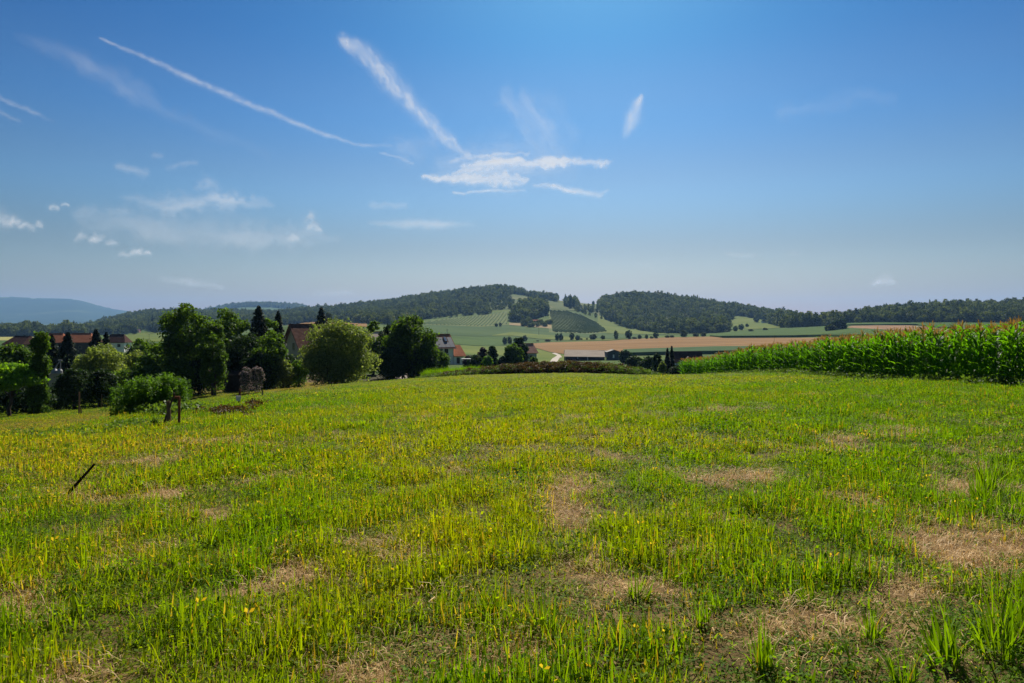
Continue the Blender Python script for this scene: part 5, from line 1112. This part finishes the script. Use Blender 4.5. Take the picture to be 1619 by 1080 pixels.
# ------------------------------------------------------------------ clouds
def cloud_mat(name, gain):
    m, n, o = newmat(name); al = attr(n, 'alpha'); t = N(n, "ShaderNodeBsdfTransparent"); d = N(n, "ShaderNodeBsdfTranslucent"); d.inputs[0].default_value = (gain, gain, gain, 1)
    f = N(n, "ShaderNodeBsdfDiffuse"); f.inputs[0].default_value = (.9, .9, .9, 1); m1 = N(n, "ShaderNodeMixShader"); m1.inputs[0].default_value = .75; n.links.new(f.outputs[0], m1.inputs[1]); n.links.new(d.outputs[0], m1.inputs[2])
    mx = N(n, "ShaderNodeMixShader"); n.links.new(al, mx.inputs[0]); n.links.new(t.outputs[0], mx.inputs[1]); n.links.new(m1.outputs[0], mx.inputs[2]); n.links.new(mx.outputs[0], o.inputs[0]); return m
M['cloud'] = cloud_mat('ice_cloud', .8)
def cloud(name, label, cat, strokes, H=8200.0, fiber=(0.05, 0.05), ang=0.0, soft=1.0, thr=.35, seed=1, step=1.6, rag=5.0, pad=2.2, thick=70.0):
    P = [p for s in strokes for p in s]; mx = max(p[2] for p in P)*pad+6
    x0, x1 = min(p[0] for p in P)-mx, max(p[0] for p in P)+mx; y0, y1 = min(p[1] for p in P)-mx, max(p[1] for p in P)+mx
    px, py = np.meshgrid(np.arange(x0, x1, step), np.arange(y0, min(y1, 500), step))
    wx = px+rag*(fbm(px*.03, py*.03, seed, 4)-.5)*2+rag*.6*(fbm(px*.12, py*.12, seed+3, 3)-.5)*2; wy = py+rag*(fbm(px*.03, py*.03, seed+7, 4)-.5)*2+rag*.6*(fbm(px*.12, py*.12, seed+5, 3)-.5)*2
    A = np.zeros_like(px)
    for s in strokes:
        for a_, b_ in zip(s[:-1], s[1:]):
            dx, dy = b_[0]-a_[0], b_[1]-a_[1]; L = dx*dx+dy*dy+1e-6; t = np.clip(((wx-a_[0])*dx+(wy-a_[1])*dy)/L, 0, 1); d = np.hypot(wx-a_[0]-t*dx, wy-a_[1]-t*dy)
            w = a_[2]+(b_[2]-a_[2])*t; al = a_[3]+(b_[3]-a_[3])*t; A = np.maximum(A, al*np.exp(-(d/w)**2*soft))
    c, s_ = math.cos(ang), math.sin(ang); u = px*c+py*s_; v = -px*s_+py*c
    tex = fbm(u*fiber[0], v*fiber[1], seed+11, 6); A = A*(.62+.6*sstep(thr, .75, tex)); A = np.clip(A, 0, .97)*.85
    dz = (HY-py)/F; Yd = H/dz; V = np.stack([(px-CX)/F*Yd, Yd, EYE+H+0*px], -1).reshape(-1, 3)
    i = np.arange(px.size).reshape(px.shape); Fc = np.stack([i[:-1, :-1], i[:-1, 1:], i[1:, 1:], i[1:, :-1]], -1).reshape(-1, 4)
    k = A.ravel()[Fc].max(1) > .006; Fc = Fc[k]; us = np.unique(Fc); mp = np.full(px.size, -1); mp[us] = np.arange(len(us)); al = A.ravel()[us]; Vt = V[us].copy(); Vt[:, 2] += thick*(.05+al); al2 = 1-np.sqrt(1-np.clip(al, 0, .98))
    o = link(name, np_mesh(name, np.concatenate([V[us], Vt]), np.concatenate([mp[Fc], mp[Fc][:, ::-1]+len(us)]), {'alpha': np.concatenate([al2, al2])}, M['cloud'], True)); tag(o, label, cat); return o
cloud('contrail', 'long thin white contrail slanting across the upper left sky', 'contrail', [[(158, 61, 1.5, .35), (220, 87, 3.2, .26), (290, 119, 4.4, .31), (370, 154, 4.4, .31), (450, 187, 3.8, .34), (520, 215, 3, .32), (562, 229, 2.2, .26), (618, 232, 2, .1)]], fiber=(.12, .25), ang=.43, rag=2.5, seed=2)
cloud('contrail', 'broad ragged white contrail descending to the central bright cloud', 'contrail', [[(543, 64, 7, .6), (572, 83, 12, .5), (610, 118, 13, .46), (650, 165, 11, .48), (690, 205, 9, .48), (738, 245, 6, .42)], [(560, 72, 5, .4), (612, 108, 8, .3), (640, 140, 6, .2)]], fiber=(.09, .2), ang=.95, rag=6, seed=4)
cloud('contrail', 'faint old contrail fading across the left sky', 'contrail', [[(30, 55, 10, .03), (110, 90, 13, .11), (190, 130, 15, .15), (260, 175, 10, .08), (420, 245, 8, .02)]], fiber=(.02, .05), ang=.5, rag=8, seed=6)
cloud('contrail', 'short faint contrail streaks at the left edge of the sky', 'contrail', [[(-10, 152, 3, .22), (40, 172, 3, .2), (85, 192, 2.5, .03)], [(-10, 176, 3, .25), (32, 191, 2.5, .1)]], fiber=(.05, .12), ang=.4, rag=3, seed=8)
cloud('cirrus_cloud', 'bright streaky white cloud at the centre of the sky', 'cloud', [[(672, 283, 4, .6), (730, 280, 9, .95), (790, 281, 8, .95), (836, 287, 3, .7)], [(718, 272, 5, .7), (780, 260, 11, .95), (850, 260, 7, .9), (950, 256, 4, .75), (968, 253, 2, .15)], [(716, 256, 3, .35), (770, 248, 5, .6), (836, 241, 3, .5)], [(850, 256, 7, .85), (930, 257, 5, .8)], [(735, 270, 12, .42), (790, 266, 20, .5), (850, 262, 12, .4)], [(700, 262, 14, .16), (800, 258, 34, .24), (900, 262, 16, .12)]], fiber=(.02, .17), ang=-.08, rag=9, seed=10, thr=.15)
cloud('cirrus_cloud', 'thin bright streak below the left of the central cloud', 'cloud', [[(716, 305, 1.5, .5), (735, 306, 1.5, .5)], [(738, 305, 1.6, .7), (780, 302, 2, .7), (830, 301, 1.5, .15)]], fiber=(.05, .2), rag=2, seed=12)
cloud('cirrus_cloud', 'small bright streak below the right of the central cloud', 'cloud', [[(843, 293, 2, .5), (880, 296, 3.2, .75), (912, 303, 4, .75), (945, 307, 4, .5), (960, 300, 2, .2)]], fiber=(.05, .15), ang=.15, rag=4, seed=14)
cloud('cirrus_cloud', 'pale feathery veil above the central cloud', 'cloud', [[(800, 150, 10, .14), (835, 180, 20, .22), (868, 215, 24, .24), (890, 240, 14, .15)], [(690, 225, 14, .12), (640, 240, 18, .13)], [(870, 160, 16, .06), (905, 215, 14, .06)]], fiber=(.012, .06), ang=1.0, rag=14, seed=16)
cloud('cirrus_cloud', 'small upright white wisp right of the central cloud', 'cloud', [[(1016, 150, 3, .4), (1008, 166, 7, .6), (1003, 184, 8.5, .6), (998, 200, 7, .45), (990, 216, 4, .15)]], fiber=(.05, .14), ang=-1.2, rag=5, seed=18)
cloud('cirrus_cloud', 'soft horizontal streak low in the sky left of centre', 'cloud', [[(585, 352, 4, .1), (640, 355, 6, .38), (690, 356, 7, .42), (750, 355, 4, .08)]], fiber=(.02, .09), rag=5, seed=20)
cloud('cirrus_cloud', 'wide thin pinkish veil spread over the lower left sky', 'cloud', [[(130, 345, 14, .12), (250, 360, 22, .26), (340, 370, 22, .26), (450, 374, 15, .2), (540, 378, 8, .06)]], fiber=(.012, .05), ang=.06, rag=14, seed=22)
cloud('cirrus_cloud', 'upper veil with soft streaks over the lower left sky', 'cloud', [[(205, 318, 8, .18), (270, 325, 12, .38), (340, 315, 11, .42), (425, 319, 5, .2)], [(325, 292, 8, .22), (345, 298, 8, .2)]], fiber=(.02, .07), ang=-.05, rag=12, seed=24)
cloud('cirrus_cloud', 'faint low streaks above the left hills', 'cloud', [[(255, 441, 3, .2), (300, 446, 4.5, .28), (350, 454, 3.5, .22)], [(505, 463, 3, .2), (550, 463, 3.5, .25)], [(590, 326, 4, .22), (640, 326, 4, .2)]], fiber=(.03, .12), rag=5, seed=26)
cloud('cirrus_cloud', 'tiny pale streaks low in the sky right of centre', 'cloud', [[(1150, 401, 3, .25), (1195, 404, 3, .2)], [(1015, 420, 3, .15), (1040, 422, 3, .08)], [(1245, 402, 3, .1), (1262, 401, 3, .1)]], fiber=(.05, .12), rag=3, seed=28)
cloud('cirrus_cloud', 'faint isolated wisps in the left part of the sky', 'cloud', [[(185, 262, 5, .16), (228, 276, 6, .2)], [(245, 247, 4, .12), (255, 246, 4, .1)], [(268, 264, 4, .1), (310, 258, 4, .1)], [(604, 241, 2, .25), (655, 258, 2, .2)]], fiber=(.05, .12), rag=5, seed=30)
cloud('cirrus_cloud', 'very faint veil high in the right part of the sky', 'cloud', [[(1240, 172, 12, .06), (1300, 168, 12, .05), (1365, 152, 14, .09), (1410, 155, 12, .06)]], fiber=(.02, .06), rag=14, seed=32)
def cumulus(label, blobs, seed):
    st = [[(cx-rx*.5, cy+ry*.25, ry*.7, .42), (cx, cy, ry*.85, .55), (cx+rx*.5, cy+ry*.25, ry*.7, .42)] for cx, cy, rx, ry in blobs]
    o = cloud('cumulus_cloud', label, 'cloud', st, H=2600.0, fiber=(.09, .12), rag=7, seed=seed, thick=12.0, soft=1.0, thr=.3, step=1.0); o['group'] = 'small puffy clouds low in the sky'
cumulus('small puffy cloud with flat base above the right wood', [(1388, 444, 13, 5), (1400, 442, 14, 8), (1413, 446, 10, 4.5)], 33)
cumulus('larger puffy cloud at the left edge of the sky', [(-4, 342, 16, 14), (18, 350, 18, 11), (42, 357, 16, 7), (60, 354, 8, 5)], 35)
cumulus('flat puffy cloud right of the one at the left edge', [(128, 371, 13, 6), (150, 377, 16, 6.5), (176, 384, 12, 5)], 37)
cumulus('lowest puffy cloud in the left sky', [(198, 401, 12, 5), (217, 399, 12, 6), (233, 403, 7, 4)], 39)
cumulus('small upright puffy cloud above the dark spruces', [(489, 344, 7, 8), (496, 356, 11, 8), (505, 362, 8, 5)], 41)
cumulus('smallest puffy cloud left of the upright puff', [(462, 376, 9, 6)], 43)
cumulus('dim puffy wisp above the flat cloud at left', [(85, 328, 15, 5), (105, 325, 9, 3)], 45)

# ------------------------------------------------------------------ the air
hz = MB().box((0, 7300, 320), (104000, 19000, 780)).build('haze'); tag(hz, kind='stuff')
m = bpy.data.materials.new('haze_air'); m.use_nodes = True; n = m.node_tree; n.nodes.clear(); o_ = n.nodes.new('ShaderNodeOutputMaterial'); v = n.nodes.new('ShaderNodeVolumePrincipled')
v.inputs['Color'].default_value = (0.30, 0.57, 1.0, 1); v.inputs['Density'].default_value = 5.5e-5; v.inputs['Anisotropy'].default_value = 0.25
n.links.new(v.outputs[0], o_.inputs['Volume']); hz.data.materials.append(m)
SC.cycles.volume_max_steps = 16
